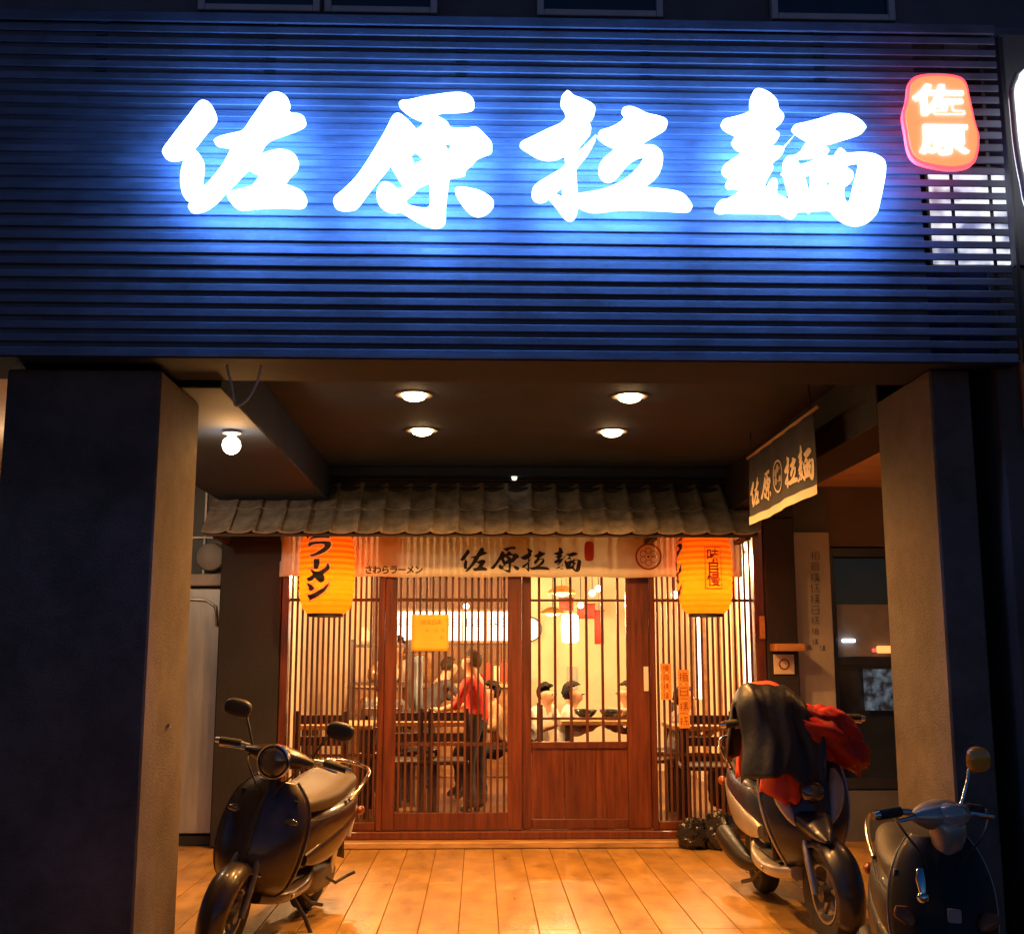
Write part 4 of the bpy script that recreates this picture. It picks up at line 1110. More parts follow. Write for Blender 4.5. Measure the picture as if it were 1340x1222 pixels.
# lamps inside
def pendant(x, y, z, label, wt):
    t = thing('pendant_lamp', label, 'pendant lamp', (x, y, z), 'pendant lamps inside')
    V, Fc = lathe([(0.02, z+0.075), (0.05, z+0.07), (0.12, z+0.03), (0.135, z+0.004), (0.130, z+0.004), (0.115, z+0.028), (0.045, z+0.062), (0.0, z+0.065)], 24, (x, y, 0)); mk('shade', V, Fc, pmat('brass shade', (0.6, 0.32, 0.06), 0.35, metal=0.7), t, smooth=True, angle=40)
    V, Fc = ell((x, y, z+0.012), 0.085, 0.085, 0.03, 18, 8); mk('bulb', V, Fc, emat('amber bulb', (1, 0.58, 0.16), 3.0), t, smooth=True)
    V, Fc = tube([(x, y, z+0.07), (x, y, 2.618)], 0.005, 6); mk('cord', V, Fc, M_black, t)
    lamp('light', 'POINT', (x, y, z-0.06), wt, INNER, t, 0.09)
a = at(735, 774, Y=10.6); pendant(a.x, a.y, a.z-0.02, 'brass pendant lamp glowing amber near the glass, higher of the pair', 75)
a = at(723, 801, Y=12.0); pendant(a.x, a.y, a.z-0.02, 'brass pendant lamp glowing amber deeper in the room, lower of the pair', 80)
pendant(-1.15, 9.9, 2.15, 'brass pendant lamp over the table behind the left lattice', 420)
pendant(-0.2, 10.8, 2.25, 'brass pendant lamp over the table behind the slatted door', 55)
pendant(1.85, 9.8, 2.2, 'brass pendant lamp over the table behind the slipped lattice', 300)
for (px, py, Y, lab) in ((783, 770, 11.2, 'bright spot lamp at the ceiling of the dining room, higher one'), (775, 776, 11.2, 'bright spot lamp at the ceiling of the dining room, lower one'), (760, 792, 12.2, 'small bright spot lamp hanging before the red banners inside'), (883, 778, 9.6, 'small bright bulb behind the lattice beside the right lantern'), (610, 793, 12.2, 'small bright bulb above the menu box inside')):
    c = at(px, py, Y=Y)
    t = thing('spot_lamp', lab, 'spot lamp', tuple(c), 'small spot lamps inside')
    V, Fc = ell(tuple(c), 0.032, 0.032, 0.032, 14, 8); mk('bulb', V, Fc, emat('bright bulb', (1, 0.85, 0.62), 12.0), t, smooth=True)
    V, Fc = tube([(c.x, c.y, c.z+0.03), (c.x, c.y, 2.618)], 0.006, 6); mk('stem', V, Fc, M_black, t)
a = at(746, 822, Y=11.8)
t = thing('white_lantern', 'white glowing cylinder paper lantern hanging inside', 'lantern', tuple(a))
V, Fc = lathe([(0.05, a.z-0.15), (0.085, a.z-0.13), (0.092, a.z), (0.085, a.z+0.13), (0.05, a.z+0.15)], 24, (a.x, a.y, 0)); mk('paper_body', V, Fc, emat('glowing white paper', (1, 0.9, 0.72), 2.6), t, smooth=True, angle=60)
V, Fc = tube([(a.x, a.y, a.z+0.15), (a.x, a.y, 2.618)], 0.004, 6); mk('cord', V, Fc, M_black, t)
flat_on('written_mark', scribble_glyph(0.07, rg), (a.x+0.02, a.y-0.095, a.z-0.05), XD, ZD, M_orangeink, t)
a = at(695, 822, Y=12.8)
t = thing('round_wall_lamp', 'round white glowing wall lamp with dark rim inside', 'wall lamp', (a.x, 13.15, a.z))
V, Fc = lathe([(0.0, 13.12), (0.12, 13.125), (0.125, 13.195), (0, 13.195)], 28, (a.x, 0, a.z), axis='y'); mk('diffuser', V, Fc, emat('glowing white paper', (1, 0.9, 0.72), 2.6), t)
V, Fc = lathe([(0.126, 13.115), (0.142, 13.115), (0.142, 13.196), (0.126, 13.196)], 28, (a.x, 0, a.z), axis='y', closed=True); mk('rim', V, Fc, M_black, t)
M_wshirt0 = pmat('cream card', (0.6, 0.5, 0.36), 0.7)
M_redcl = pmat('red cloth', (0.55, 0.035, 0.02), 0.8)
for (px, py, ww, hh, Y, lab) in ((784, 821, 0.10, 0.34, 11.9, 'narrow bright red cloth strip hanging inside beside the white lantern'), (741, 791, 0.16, 0.13, 12.6, 'small red cloth square hung high behind the white lantern'), (767, 800, 0.20, 0.16, 12.6, 'small orange red cloth square hung high deeper inside')):
    c = at(px, py, Y=Y)
    t = thing('red_hanging', lab, 'wall hanging', (c.x, c.y, c.z-hh/2))
    V, Fc = grid(lambda u, v: (c.x-ww/2+ww*u, c.y+0.008*math.sin(u*9), c.z-hh/2+hh*v), 12, 2)
    solid(mk('cloth', V, Fc, M_redcl, t, smooth=True), 0.002)
    V, Fc = tube([(c.x-ww/2-0.01, c.y, c.z+hh/2+0.005), (c.x+ww/2+0.01, c.y, c.z+hh/2+0.005)], 0.006, 6); mk('rod', V, Fc, M_dkwood, t)
    V, Fc = tube([(c.x, c.y, c.z+hh/2+0.01), (c.x, c.y, 2.618)], 0.003, 6); mk('cord', V, Fc, M_black, t)
a0, a1 = at(742, 872, Y=13.15), at(756, 915, Y=13.15)
tag(box('grey_poster', a0.x, a1.x, 13.18, 13.195, a1.z, a0.z, pmat('grey poster paper', (0.36, 0.36, 0.33), 0.7)), 'grey poster on the back wall behind the white shirted diners', 'poster')
a0, a1 = at(640, 865, Y=12.6), at(662, 905, Y=12.6)
rs = thing('condiment_shelf', 'small shelf of red and cream boxes on the kitchen counter', 'shelf', ((a0.x+a1.x)/2, 12.6, 1.04))
box('board', a0.x-0.05, a1.x+0.1, 12.55, 12.75, 1.042, 1.06, M_iwood, rs)
for i in range(4):
    x = a0.x-0.03+0.08*i
    box('box', x, x+0.065, 12.57, 12.68, 1.062, 1.062+0.2-0.03*(i % 2), [M_redcl, M_wshirt0][i % 2], rs, bev=0.004)

# ---------------------------------------------------------------- people
M_skin = pmat('skin', (0.50, 0.27, 0.16), 0.55, var=0.08)
M_hair = pmat('black hair', (0.010, 0.006, 0.005), 0.7, spec=0.2, var=0.2, vs=(40, 40, 40), bump=0.4, bs=120)
def person(label, loc, face, sc, pose, shirt, trousers):
    root = thing('person', label, 'person', (0, 0, 0), 'people inside the restaurant')
    J = {}
    if pose == 'sit':
        J.update(pel=(0, 0, .47), belly=(.02, 0, .60), chest=(.05, 0, .80), neck=(.08, 0, .955), head=(.125, 0, 1.035), top=(.12, 0, 1.10))
        for s, n in ((1, 'l'), (-1, 'r')):
            J.update({n+'sh': (.06, s*.175, .885), n+'el': (.17, s*.23, .68), n+'wr': (.37, s*.12, .77), n+'pm': (.44, s*.10, .79),
                      n+'hip': (.05, s*.09, .46), n+'kn': (.43, s*.11, .49), n+'an': (.40, s*.11, .09), n+'toe': (.53, s*.12, .035)})
    elif pose == 'stand':
        J.update(pel=(0, 0, .86), belly=(.0, 0, 1.0), chest=(.02, 0, 1.18), neck=(.04, 0, 1.345), head=(.075, 0, 1.445), top=(.07, 0, 1.51))
        for s, n in ((1, 'l'), (-1, 'r')):
            J.update({n+'sh': (.03, s*.175, 1.28), n+'el': (.12, s*.22, 1.04), n+'wr': (.33, s*.15, .98), n+'pm': (.40, s*.13, .99),
                      n+'hip': (0, s*.09, .84), n+'kn': (.04 if s > 0 else .0, s*.10, .46), n+'an': (.0 if s > 0 else -.05, s*.10, .09), n+'toe': (.13 if s > 0 else .08, s*.11, .035)})
    else:
        J.update(pel=(0, 0, .88), belly=(.06, 0, 1.0), chest=(.15, 0, 1.18), neck=(.23, 0, 1.345), head=(.30, 0, 1.45), top=(.295, 0, 1.515))
        for s, n in ((1, 'l'), (-1, 'r')):
            J.update({n+'sh': (.18, s*.175, 1.28), n+'el': (.36, s*.21, 1.08), n+'wr': (.56, s*.13, 1.06), n+'pm': (.63, s*.11, 1.07),
                      n+'hip': (0, s*.09, .85), n+'kn': (.06 if s > 0 else -.03, s*.10, .47), n+'an': (.0 if s > 0 else -.12, s*.10, .09), n+'toe': (.13 if s > 0 else .01, s*.11, .035)})
    h = Vector(J['head'])
    J['nose'] = tuple(h+Vector((.092, 0, -.010)))
    J['chin'] = tuple(h+Vector((.055, 0, -.075)))
    rad = dict(pel=.125, belly=.125, chest=.135, neck=.052, head=.092, top=.076, nose=.014, chin=.035)
    for n in 'lr': rad.update({n+'sh': .062, n+'el': .043, n+'wr': .028, n+'pm': .032, n+'hip': .088, n+'kn': .060, n+'an': .042, n+'toe': .034})
    E_ = [('pel', 'belly'), ('belly', 'chest'), ('chest', 'neck'), ('neck', 'head'), ('head', 'top'), ('head', 'nose'), ('head', 'chin')]
    cls = {}
    for n, s in (('l', 1), ('r', -1)):
        E_ += [('chest', n+'sh'), (n+'sh', n+'el'), (n+'el', n+'wr'), (n+'wr', n+'pm'), ('pel', n+'hip'), (n+'hip', n+'kn'), (n+'kn', n+'an'), (n+'an', n+'toe')]
        J[n+'ear'] = tuple(h+Vector((-.005, s*.088, -.005))); rad[n+'ear'] = .016; E_.append(('head', n+'ear'))
        pm = Vector(J[n+'pm']); d = (pm-Vector(J[n+'wr'])).normalized(); sd = Vector((0, s, 0))
        for k, (off, ln) in enumerate(((-.024, .070), (-.008, .080), (.008, .075), (.024, .060))):
            J[f'{n}f{k}'] = tuple(pm+sd*off+d*.035); J[f'{n}g{k}'] = tuple(pm+sd*off*1.15+d*(.035+ln*.5)+Vector((0, 0, -.012)))
            J[f'{n}h{k}'] = tuple(pm+sd*off*1.2+d*(.03+ln*.8)+Vector((0, 0, -.032)))
            for q in 'fgh': rad[f'{n}{q}{k}'] = .009
            E_ += [(n+'pm', f'{n}f{k}'), (f'{n}f{k}', f'{n}g{k}'), (f'{n}g{k}', f'{n}h{k}')]
        J[n+'t1'] = tuple(pm-sd*.04+d*.0); J[n+'t2'] = tuple(pm-sd*.05+d*.04)
        rad[n+'t1'] = rad[n+'t2'] = .010
        E_ += [(n+'pm', n+'t1'), (n+'t1', n+'t2')]
    names = list(J)
    me = bpy.data.meshes.new('body')
    me.from_pydata([J[k] for k in names], [(names.index(a_), names.index(b_)) for a_, b_ in E_], [])
    o = bpy.data.objects.new('body_cage', me); COL.objects.link(o)
    md = o.modifiers.new('s', 'SKIN'); 
    if not me.skin_vertices: 
        bpy.context.view_layer.objects.active = o
    sv = me.skin_vertices[0].data if len(me.skin_vertices) else None
    if sv is None:
        bm = bmesh.new(); bm.from_mesh(me); bm.verts.layers.skin.verify(); bm.to_mesh(me); bm.free()
        sv = me.skin_vertices[0].data
    for i, k in enumerate(names):
        sv[i].radius = (rad[k], rad[k]*(1.25 if k in ('pel', 'belly') else 1.0)) if k not in ('pel', 'belly', 'chest') else (rad[k]*1.12, rad[k]*0.86)
        sv[i].use_root = (k == 'pel')
    md.branch_smoothing = 0.3
    sb_ = o.modifiers.new('u', 'SUBSURF'); sb_.levels = 2; sb_.render_levels = 2
    dg = bpy.context.evaluated_depsgraph_get()
    m2 = bpy.data.meshes.new_from_object(o.evaluated_get(dg))
    m2.materials.clear()
    for m_ in (M_skin, shirt, trousers, M_black): m2.materials.append(m_)
    def seg(p_, a_, b_):
        ab = b_-a_; t_ = max(0, min(1, (p_-a_).dot(ab)/max(1e-9, ab.length_squared)))
        return (p_-(a_+ab*t_)).length
    kinds = []
    for a_, b_ in E_:
        k = 0
        if b_ in ('belly', 'chest') or b_[1:] in ('sh', 'el'): k = 1
        elif b_[1:] in ('hip', 'kn', 'an'): k = 2
        elif b_[1:] == 'toe': k = 3
        kinds.append((Vector(J[a_]), Vector(J[b_]), k, max(rad[a_], rad[b_])))
    for f in m2.polygons:
        c_ = f.center
        f.material_index = min(kinds, key=lambda q: seg(c_, q[0], q[1])-q[3])[2]
        f.use_smooth = True
    bpy.data.objects.remove(o)
    for v_ in m2.vertices:
        c_ = v_.co
        v_.co = c_ + v_.normal*(0.010*noise.noise(c_*13+Vector(loc))+0.006*noise.noise(c_*31)) if (c_-h).length > 0.16 else c_
    b = bpy.data.objects.new('body', m2); link(b, root, (0, 0, 0))
    # hair cap over the back and crown
    V, Fc = ell((0, 0, 0), 1, 1, 1, 40, 28)
    keep = []
    pts = []
    for v in V:
        d = Vector(v)
        k = 1+0.09*noise.noise(d*3+Vector(loc))+0.07*noise.noise(Vector((d.x*12, d.y*12, d.z*3))+Vector(loc))
        pts.append(tuple(h+Vector((-.020+d.x*.106*k, d.y*.100*k, .036+d.z*.104*k))))
    Fc = [f for f in Fc if all((V[i][2] > 0.40+0.28*max(0, V[i][0])+0.16*noise.noise(Vector((V[i][1]*5, 0, loc[0]))) or V[i][0] < -0.05) and V[i][2] > -0.75 for i in f)]
    solid(mk('hair', pts, Fc, M_hair, root, smooth=True), 0.008, -1)
    for s in (-1, 1):
        V, Fc = ell(tuple(h+Vector((.090, s*.034, .012))), .010, .013, .008, 8, 6); mk('eye', V, Fc, M_black, root, smooth=True)
    V, Fc = ell(tuple(h+Vector((.074, 0, -.048))), .008, .020, .004, 8, 6); mk('mouth', V, Fc, pmat('lip', (0.35, 0.12, 0.09), 0.5), root, smooth=True)
    root.location = loc; root.rotation_euler = (0, 0, face); root.scale = (sc, sc, sc)
    return root
M_wshirt = pmat('white shirt', (0.68, 0.62, 0.55), 0.85, var=0.06)
M_rshirt = pmat('red shirt', (0.62, 0.03, 0.02), 0.8, var=0.08)
M_dshirt = pmat('dark shirt', (0.05, 0.04, 0.045), 0.85)
M_pshirt = pmat('mauve shirt', (0.22, 0.12, 0.11), 0.85)
M_trous = pmat('dark trousers', (0.02, 0.018, 0.022), 0.85)
person('seated diner in pale shirt facing the room, by the door stile', (0.56, 10.95, IZ), R(-38), 0.88, 'sit', M_wshirt, M_trous)
person('seated diner in white shirt bending over a bowl at the barred glass', (0.74, 10.30, IZ), R(-15), 0.90, 'sit', M_wshirt, M_trous)
person('seated diner in mauve top facing the white shirted pair', (1.44, 10.45, IZ), R(188), 0.90, 'sit', M_pshirt, M_trous)
person('standing person in bright red shirt at a table behind the slatted door', (at(624, 900, Y=9.75).x, 9.75, IZ), R(160), 0.84, 'stand', M_rshirt, M_trous)
person('standing person in dark top leaning towards the counter beside the red shirt', (at(560, 900, Y=11.4).x, 11.4, IZ), R(25), 0.80, 'lean', M_dshirt, M_trous)
person('seated diner in tan top at the table behind the slatted door', (0.20, 10.75, IZ), R(200), 0.90, 'sit', pmat('tan shirt', (0.35, 0.2, 0.1), 0.85), M_trous)
chair(0.24, 10.77, math.pi, 'dark wooden chair under the tan clothed diner behind the slatted door')
person('standing cook in white jacket behind the kitchen counter', (-0.95, 13.0, IZ), R(-80), 0.95, 'lean', M_wshirt, M_trous)
person('seated diner in grey top close behind the lattice with paper slips', (1.62, 9.62, IZ), R(10), 0.88, 'sit', pmat('grey shirt', (0.2, 0.18, 0.17), 0.85), M_trous)
chair(1.50, 9.60, 0.1, 'dark wooden chair under the grey clothed diner by the paper slips')
person('seated diner in dark top behind the left lattice', (-0.84, 10.35, IZ), R(85), 0.95, 'sit', M_dshirt, M_trous)

# ================================================================== SCOOTERS
M_seat = pmat('brown vinyl seat', (0.055, 0.040, 0.030), 0.5, var=0.15, bump=0.25, bs=180)
M_seatb = pmat('black vinyl seat', (0.022, 0.02, 0.02), 0.5, var=0.15, bump=0.25, bs=180)
M_pbrown = pmat('glossy dark brown paint', (0.022, 0.012, 0.009), 0.34, var=0.25, coat=0.45)
M_pnavy = pmat('glossy navy paint', (0.008, 0.012, 0.035), 0.34, var=0.25, coat=0.45)
M_pblack = pmat('worn black paint', (0.006, 0.005, 0.005), 0.5, var=0.3, coat=0.1, spec=0.3, stain=0.5, ss=9.0)
M_silver = pmat('silver grey paint', (0.36, 0.34, 0.32), 0.32, metal=0.5, var=0.1, coat=0.5)
M_lens = pmat('lamp lens', (0.35, 0.34, 0.33), 0.06, var=0.1, coat=1.0, spec=0.8)
M_darklens = pmat('dark lamp lens', (0.05, 0.04, 0.038), 0.1, var=0.1, coat=1.0, spec=0.8)
M_amber = pmat('amber indicator lens', (0.22, 0.05, 0.01), 0.3)
M_reflmir = pmat('mirror shell painted reflection', (0.95, 0.36, 0.03), 0.25, coat=1.0)  # amber colour paints the mirror's reflection of the orange floor onto its shell
M_exh = pmat('sooty exhaust', (0.012, 0.011, 0.011), 0.45, metal=0.3)
M_alloy = pmat('alloy wheel', (0.30, 0.30, 0.30), 0.35, metal=0.8, var=0.15)
M_engine = pmat('engine casting', (0.10, 0.095, 0.09), 0.5, metal=0.5, var=0.3, vs=(15, 15, 15))
def scooter(label, loc, yaw, lean, steer, paint, side, seatm, style, scale=1.0):
    root = thing('scooter', label, 'scooter', (0, 0, 0))
    PV = Vector((0.40, 0, 0))
    rs_ = Matrix.Rotation(steer, 3, 'Z')
    def st(VF):
        out = []
        for v in VF[0]:
            hi_ = v[2] > 0.75
            pv = Vector((0.335, 0, 0)) if hi_ else PV
            q = Vector((v[0], v[1]*(0.74 if hi_ and style == 'third' else 1.0), v[2]))
            out.append(tuple(rs_ @ (q-pv)+pv))
        return out, VF[1]
    def add(name, VF, mat, par=None, ang=40, steered=False):
        if steered: VF = st(VF)
        return mk(name, VF[0], VF[1], mat, par or root, smooth=True, angle=ang)
    # wheels
    def wheel(x, steered, rr=0.215):
        prof = [(rr-0.085, -0.032), (rr-0.055, -0.047), (rr-0.022, -0.048), (rr-0.006, -0.033), (rr, 0), (rr-0.006, 0.033), (rr-0.022, 0.048), (rr-0.055, 0.047), (rr-0.085, 0.032)]
        wv = lathe(prof, 44, (x, 0, rr), axis='y', closed=True)
        w_ = add('wheel', wv, M_rubber, steered=steered)
        r2 = rr-0.086
        add('rim', lathe([(r2-0.012, -0.034), (r2, -0.036), (r2, 0.036), (r2-0.012, 0.034)], 36, (x, 0, rr), axis='y', closed=True), M_alloy, w_, steered=steered)
        sp = []
        for k in range(5):
            a_ = 2*math.pi*k/5+0.3
            sp.append(tube([(x+0.02*math.cos(a_), 0, rr+0.02*math.sin(a_)), (x+(r2-0.008)*math.cos(a_), 0, rr+(r2-0.008)*math.sin(a_))], [0.016, 0.011], 8))
        add('spokes', join(*sp), M_alloy, w_, steered=steered)
        add('hub', lathe([(0.0, -0.05), (0.035, -0.048), (0.04, 0), (0.035, 0.048), (0.0, 0.05)], 20, (x, 0, rr), axis='y'), M_engine, w_, steered=steered)
        return w_
    wheel(0.60, True); wheel(-0.54, False)
    # fork and fender
    for s in (-1, 1):
        add('fork_leg', tube([(0.60, s*0.072, 0.215), (0.55, s*0.068, 0.33), (0.47, s*0.05, 0.47)], [0.016, 0.02, 0.022], 10), M_steel if style != 'round' else M_engine, steered=True)
    def fen(u, v):
        a_ = R(-28+u*178); rr = 0.248
        b_ = (v-0.5)*2
        hw = 0.075
        drop = 0.045*abs(b_)**2.5
        return (0.60+(rr-drop)*math.cos(a_), b_*hw*(1-0.25*abs(u-0.45)), 0.215+(rr-drop)*math.sin(a_))
    V, Fc = grid(fen, 26, 12); solid(add('front_fender', (V, Fc), paint, steered=True), 0.006)
    # apron (leg shield) : shaped shell, convex to the front
    if style == 'round':
        keys = [(0.40, 0.27, 0.12, 0.06), (0.465, 0.33, 0.19, 0.10), (0.495, 0.43, 0.225, 0.13), (0.48, 0.55, 0.235, 0.135), (0.44, 0.66, 0.225, 0.12), (0.40, 0.76, 0.185, 0.095), (0.36, 0.835, 0.11, 0.06)]
    else:
        keys = [(0.43, 0.30, 0.10, 0.05), (0.50, 0.38, 0.15, 0.08), (0.525, 0.48, 0.19, 0.11), (0.50, 0.60, 0.21, 0.12), (0.45, 0.72, 0.20, 0.10), (0.40, 0.82, 0.16, 0.07), (0.36, 0.88, 0.11, 0.05)]
    if style == 'third': keys = [(a_, b_, c_*0.86, d_) for a_, b_, c_, d_ in keys]
    S = cr(keys, 5)
    def apr(u, v):
        i = v*(len(S)-1); k = min(int(i), len(S)-2); f = i-k
        x, z, w_, d_ = [S[k][j]*(1-f)+S[k+1][j]*f for j in range(4)]
        b_ = (u-0.5)*2
        return (x-d_*abs(b_)**2.4+0.012*math.exp(-(b_/0.16)**2), b_*w_, z)
    V, Fc = grid(apr, 26, 30); ap = solid(add('apron', (V, Fc), paint), 0.012)
    add('steering_column', tube([(0.46, 0, 0.40), (0.37, 0, 0.72), (0.315, 0, 0.93)], [0.045, 0.04, 0.03], 14), M_black)
    # bright edge trim round the leg shield
    for s in (-1, 1):
        pts = [Vector(apr(0.5+0.5*s*0.99, j/20)) for j in range(21)]
        add('edge_trim', tube([q_+Vector((-0.008, s*0.002, 0)) for q_ in pts], 0.008 if style != 'third' else 0.004, 8), M_silver if style == 'third' else side, ap)
    # inner leg shield and floor
    V, Fc = grid(lambda u, v: (0.335-0.06*(1-abs(2*u-1))+0.02*v, (u-0.5)*2*0.16, 0.32+0.44*v), 10, 8); solid(add('inner_shield', (V, Fc), M_black), 0.01)
    add('floorboard', loft([(0.42, 0, 0.275, 0.10, 0.035, 3.5), (0.30, 0, 0.265, 0.165, 0.036, 4), (0.10, 0, 0.26, 0.175, 0.036, 4), (-0.08, 0, 0.27, 0.165, 0.045, 4), (-0.14, 0, 0.30, 0.15, 0.06, 4)], n=26), side)
    add('floor_mat', loft([(0.33, 0, 0.304, 0.13, 0.006, 6), (-0.06, 0, 0.312, 0.13, 0.006, 6)], n=20, sub=2), M_rubber)
    # rear bodywork
    add('tail_body', loft([(0.02, 0, 0.42, 0.10, 0.10, 3), (-0.04, 0, 0.46, 0.135, 0.155, 3), (-0.16, 0, 0.50, 0.165, 0.165, 2.8), (-0.38, 0, 0.535, 0.175, 0.15, 2.6), (-0.60, 0, 0.575, 0.16, 0.125, 2.5), (-0.76, 0, 0.615, 0.115, 0.085, 2.4), (-0.84, 0, 0.64, 0.05, 0.04, 2.2)], n=30), paint)
    for s in (-1, 1):
        add('side_panel', loft([(0.0, s*0.125, 0.40, 0.02, 0.03, 2.5), (-0.15, s*0.150, 0.425, 0.028, 0.065, 2.4), (-0.40, s*0.160, 0.47, 0.026, 0.075, 2.4), (-0.66, s*0.138, 0.56, 0.018, 0.035, 2.3), (-0.76, s*0.11, 0.60, 0.008, 0.012, 2.2)], n=20), side)
    add('seat', loft([(0.05, 0, 0.655, 0.07, 0.02, 2.6), (0.0, 0, 0.675, 0.115, 0.045, 2.8), (-0.15, 0, 0.685, 0.145, 0.058, 2.9), (-0.32, 0, 0.70, 0.155, 0.062, 2.9), (-0.50, 0, 0.735, 0.145, 0.062, 2.9), (-0.66, 0, 0.745, 0.115, 0.05, 2.7), (-0.73, 0, 0.74, 0.06, 0.025, 2.4)], n=30), seatm)
    # chrome grab rail
    q_ = [(-0.50, 0.15, 0.66), (-0.62, 0.165, 0.735), (-0.76, 0.15, 0.79), (-0.86, 0.09, 0.805), (-0.885, 0, 0.81), (-0.86, -0.09, 0.805), (-0.76, -0.15, 0.79), (-0.62, -0.165, 0.735), (-0.50, -0.15, 0.66)]
    add('grab_rail', tube(cr(q_, 4), 0.012, 10), M_chrome)
    add('tail_lamp', loft([(-0.80, 0, 0.60, 0.075, 0.035, 2.5), (-0.86, 0, 0.605, 0.06, 0.028, 2.3), (-0.88, 0, 0.605, 0.02, 0.01, 2.2)], n=18), pmat('red lamp lens', (0.4, 0.01, 0.01), 0.15, coat=0.8))
    for s in (-1, 1):
        V, Fc = ell((-0.74, s*0.155, 0.575), 0.045, 0.022, 0.026, 14, 10); add('rear_indicator', (V, Fc), M_amber)
    V, Fc = grid(lambda u, v: (-0.70-0.16*v, (u-0.5)*0.16, 0.50-0.24*v), 6, 6); solid(add('rear_mudguard', (V, Fc), M_black), 0.008)
    # engine, exhaust, stands
    add('engine', loft([(-0.10, 0.02, 0.25, 0.07, 0.06, 3), (-0.28, 0.05, 0.24, 0.09, 0.085, 3), (-0.50, 0.07, 0.225, 0.06, 0.08, 3), (-0.60, 0.075, 0.22, 0.05, 0.06, 3)], n=20), M_engine)
    add('exhaust', loft([(-0.20, -0.10, 0.20, 0.018, 0.018, 2), (-0.34, -0.135, 0.20, 0.04, 0.045, 2.2), (-0.56, -0.15, 0.235, 0.052, 0.06, 2.2), (-0.76, -0.155, 0.275, 0.05, 0.055, 2.2), (-0.80, -0.155, 0.285, 0.02, 0.02, 2)], n=18), M_exh)
    add('shock', tube([(-0.54, 0.11, 0.24), (-0.50, 0.12, 0.46)], 0.022, 10), M_steel)
    add('side_stand', join(tube([(0.03, 0.10, 0.235), (-0.02, 0.20, 0.11), (0.0, 0.285, 0.012 + 0.0)], 0.011, 8), tube([(-0.03, 0.285, 0.01), (0.05, 0.287, 0.01)], 0.010, 6)), M_black)
    for s in (-1, 1):
        add('centre_stand_leg', tube([(-0.16, s*0.09, 0.20), (-0.28, s*0.12, 0.12), (-0.42, s*0.145, 0.085)], 0.011, 8), M_black)
    add('kick_pedal', tube([(-0.42, 0.13, 0.24), (-0.50, 0.17, 0.20), (-0.62, 0.19, 0.22), (-0.64, 0.23, 0.25)], 0.009, 8), M_black)
    # handlebar
    hb = [(0.30, 0.335, 0.955), (0.315, 0.22, 0.965), (0.335, 0.11, 0.955), (0.335, 0, 0.95), (0.335, -0.11, 0.955), (0.315, -0.22, 0.965), (0.30, -0.335, 0.955)]
    bar = add('handlebar', tube(cr(hb, 4), 0.012, 10), M_steel, steered=True)
    hc = paint if style != 'third' else M_silver
    secs = [(0.0, 0.315, 0.93, 0.03, 0.02, 2), (0, 0.30, 0.93, 0, 0, 2)]
    # cover: loft across the bar
    def cover():
        L_ = []
        for (y, r1, r2) in ((-0.185, 0.018, 0.016), (-0.15, 0.035, 0.028), (-0.09, 0.06, 0.045), (0, 0.075, 0.058), (0.09, 0.06, 0.045), (0.15, 0.035, 0.028), (0.185, 0.018, 0.016)):
            L_.append((y, r1, r2))
        L_ = cr(L_, 4); V, Fc = [], []; n = 20
        for (y, r1, r2) in L_:
            for k in range(n):
                a_ = 2*math.pi*k/n
                V.append((0.345+r1*math.cos(a_), y, 0.95+r2*math.sin(a_)))
        for i in range(len(L_)-1):
            for k in range(n): Fc.append([i*n+k, i*n+(k+1) % n, (i+1)*n+(k+1) % n, (i+1)*n+k])
        Fc.append(list(range(n))); Fc.append([(len(L_)-1)*n+k for k in range(n)])
        return V, Fc
    add('handlebar_cover', cover(), hc, bar, steered=True)
    for s in (-1, 1):
        add('grip', tube([(0.312, s*0.225, 0.965), (0.30, s*0.345, 0.954)], 0.019, 12), M_rubber, bar, steered=True)
        add('bar_end', tube([(0.30, s*0.345, 0.954), (0.297, s*0.372, 0.951)], [0.017, 0.014], 12), M_chrome, bar, steered=True)
        add('brake_lever', tube([(0.345, s*0.17, 0.955), (0.372, s*0.22, 0.952), (0.37, s*0.32, 0.942)], [0.009, 0.008, 0.007], 8), M_chrome, bar, steered=True)
        if style != 'third': add('front_indicator', ell((0.395, s*0.150, 0.66), 0.020, 0.046, 0.018, 14, 10) if style == 'round' else loft([(0.415, s*0.135, 0.74, 0.012, 0.010, 2.2), (0.445, s*0.135, 0.68, 0.034, 0.022, 2.3), (0.468, s*0.125, 0.60, 0.036, 0.026, 2.3), (0.49, s*0.10, 0.53, 0.022, 0.02, 2.3), (0.505, s*0.075, 0.49, 0.005, 0.005, 2.2)], axis='z', n=14), M_darklens if style == 'round' else M_lens)
        if style == 'round' or (style == 'third' and s > 0):
            ms = 1.0
            mt = [(0.325, s*0.165, 0.975), (0.335, s*0.20, 1.06), (0.325, s*0.235, 1.12)]
            if style == 'third' and s < 0: mt = [(0.325, -0.165, 0.975), (0.33, -0.19, 1.03), (0.325, -0.235, 1.06)]
            m_ = add('mirror_stalk', tube(cr(mt, 4), 0.006, 8), M_black if style == 'round' else M_chrome, bar, steered=True)
            ex, ey, ez = mt[-1]
            hv = loft([(ex+0.035, ey+s*0.045, ez+0.018, 0.035, 0.018, 2.4), (ex+0.025, ey+s*0.045, ez+0.018, 0.068, 0.042, 2.6), (ex+0.004, ey+s*0.045, ez+0.018, 0.073, 0.047, 2.8)], n=24, sub=3)
            add('mirror_shell', hv, M_black if style == 'round' else M_reflmir, m_, steered=True)
            add('mirror_glass', loft([(ex+0.0035, ey+s*0.045, ez+0.018, 0.068, 0.043, 2.8), (ex-0.0005, ey+s*0.045, ez+0.018, 0.068, 0.043, 2.8)], n=24, sub=1), M_chrome, m_, steered=True)
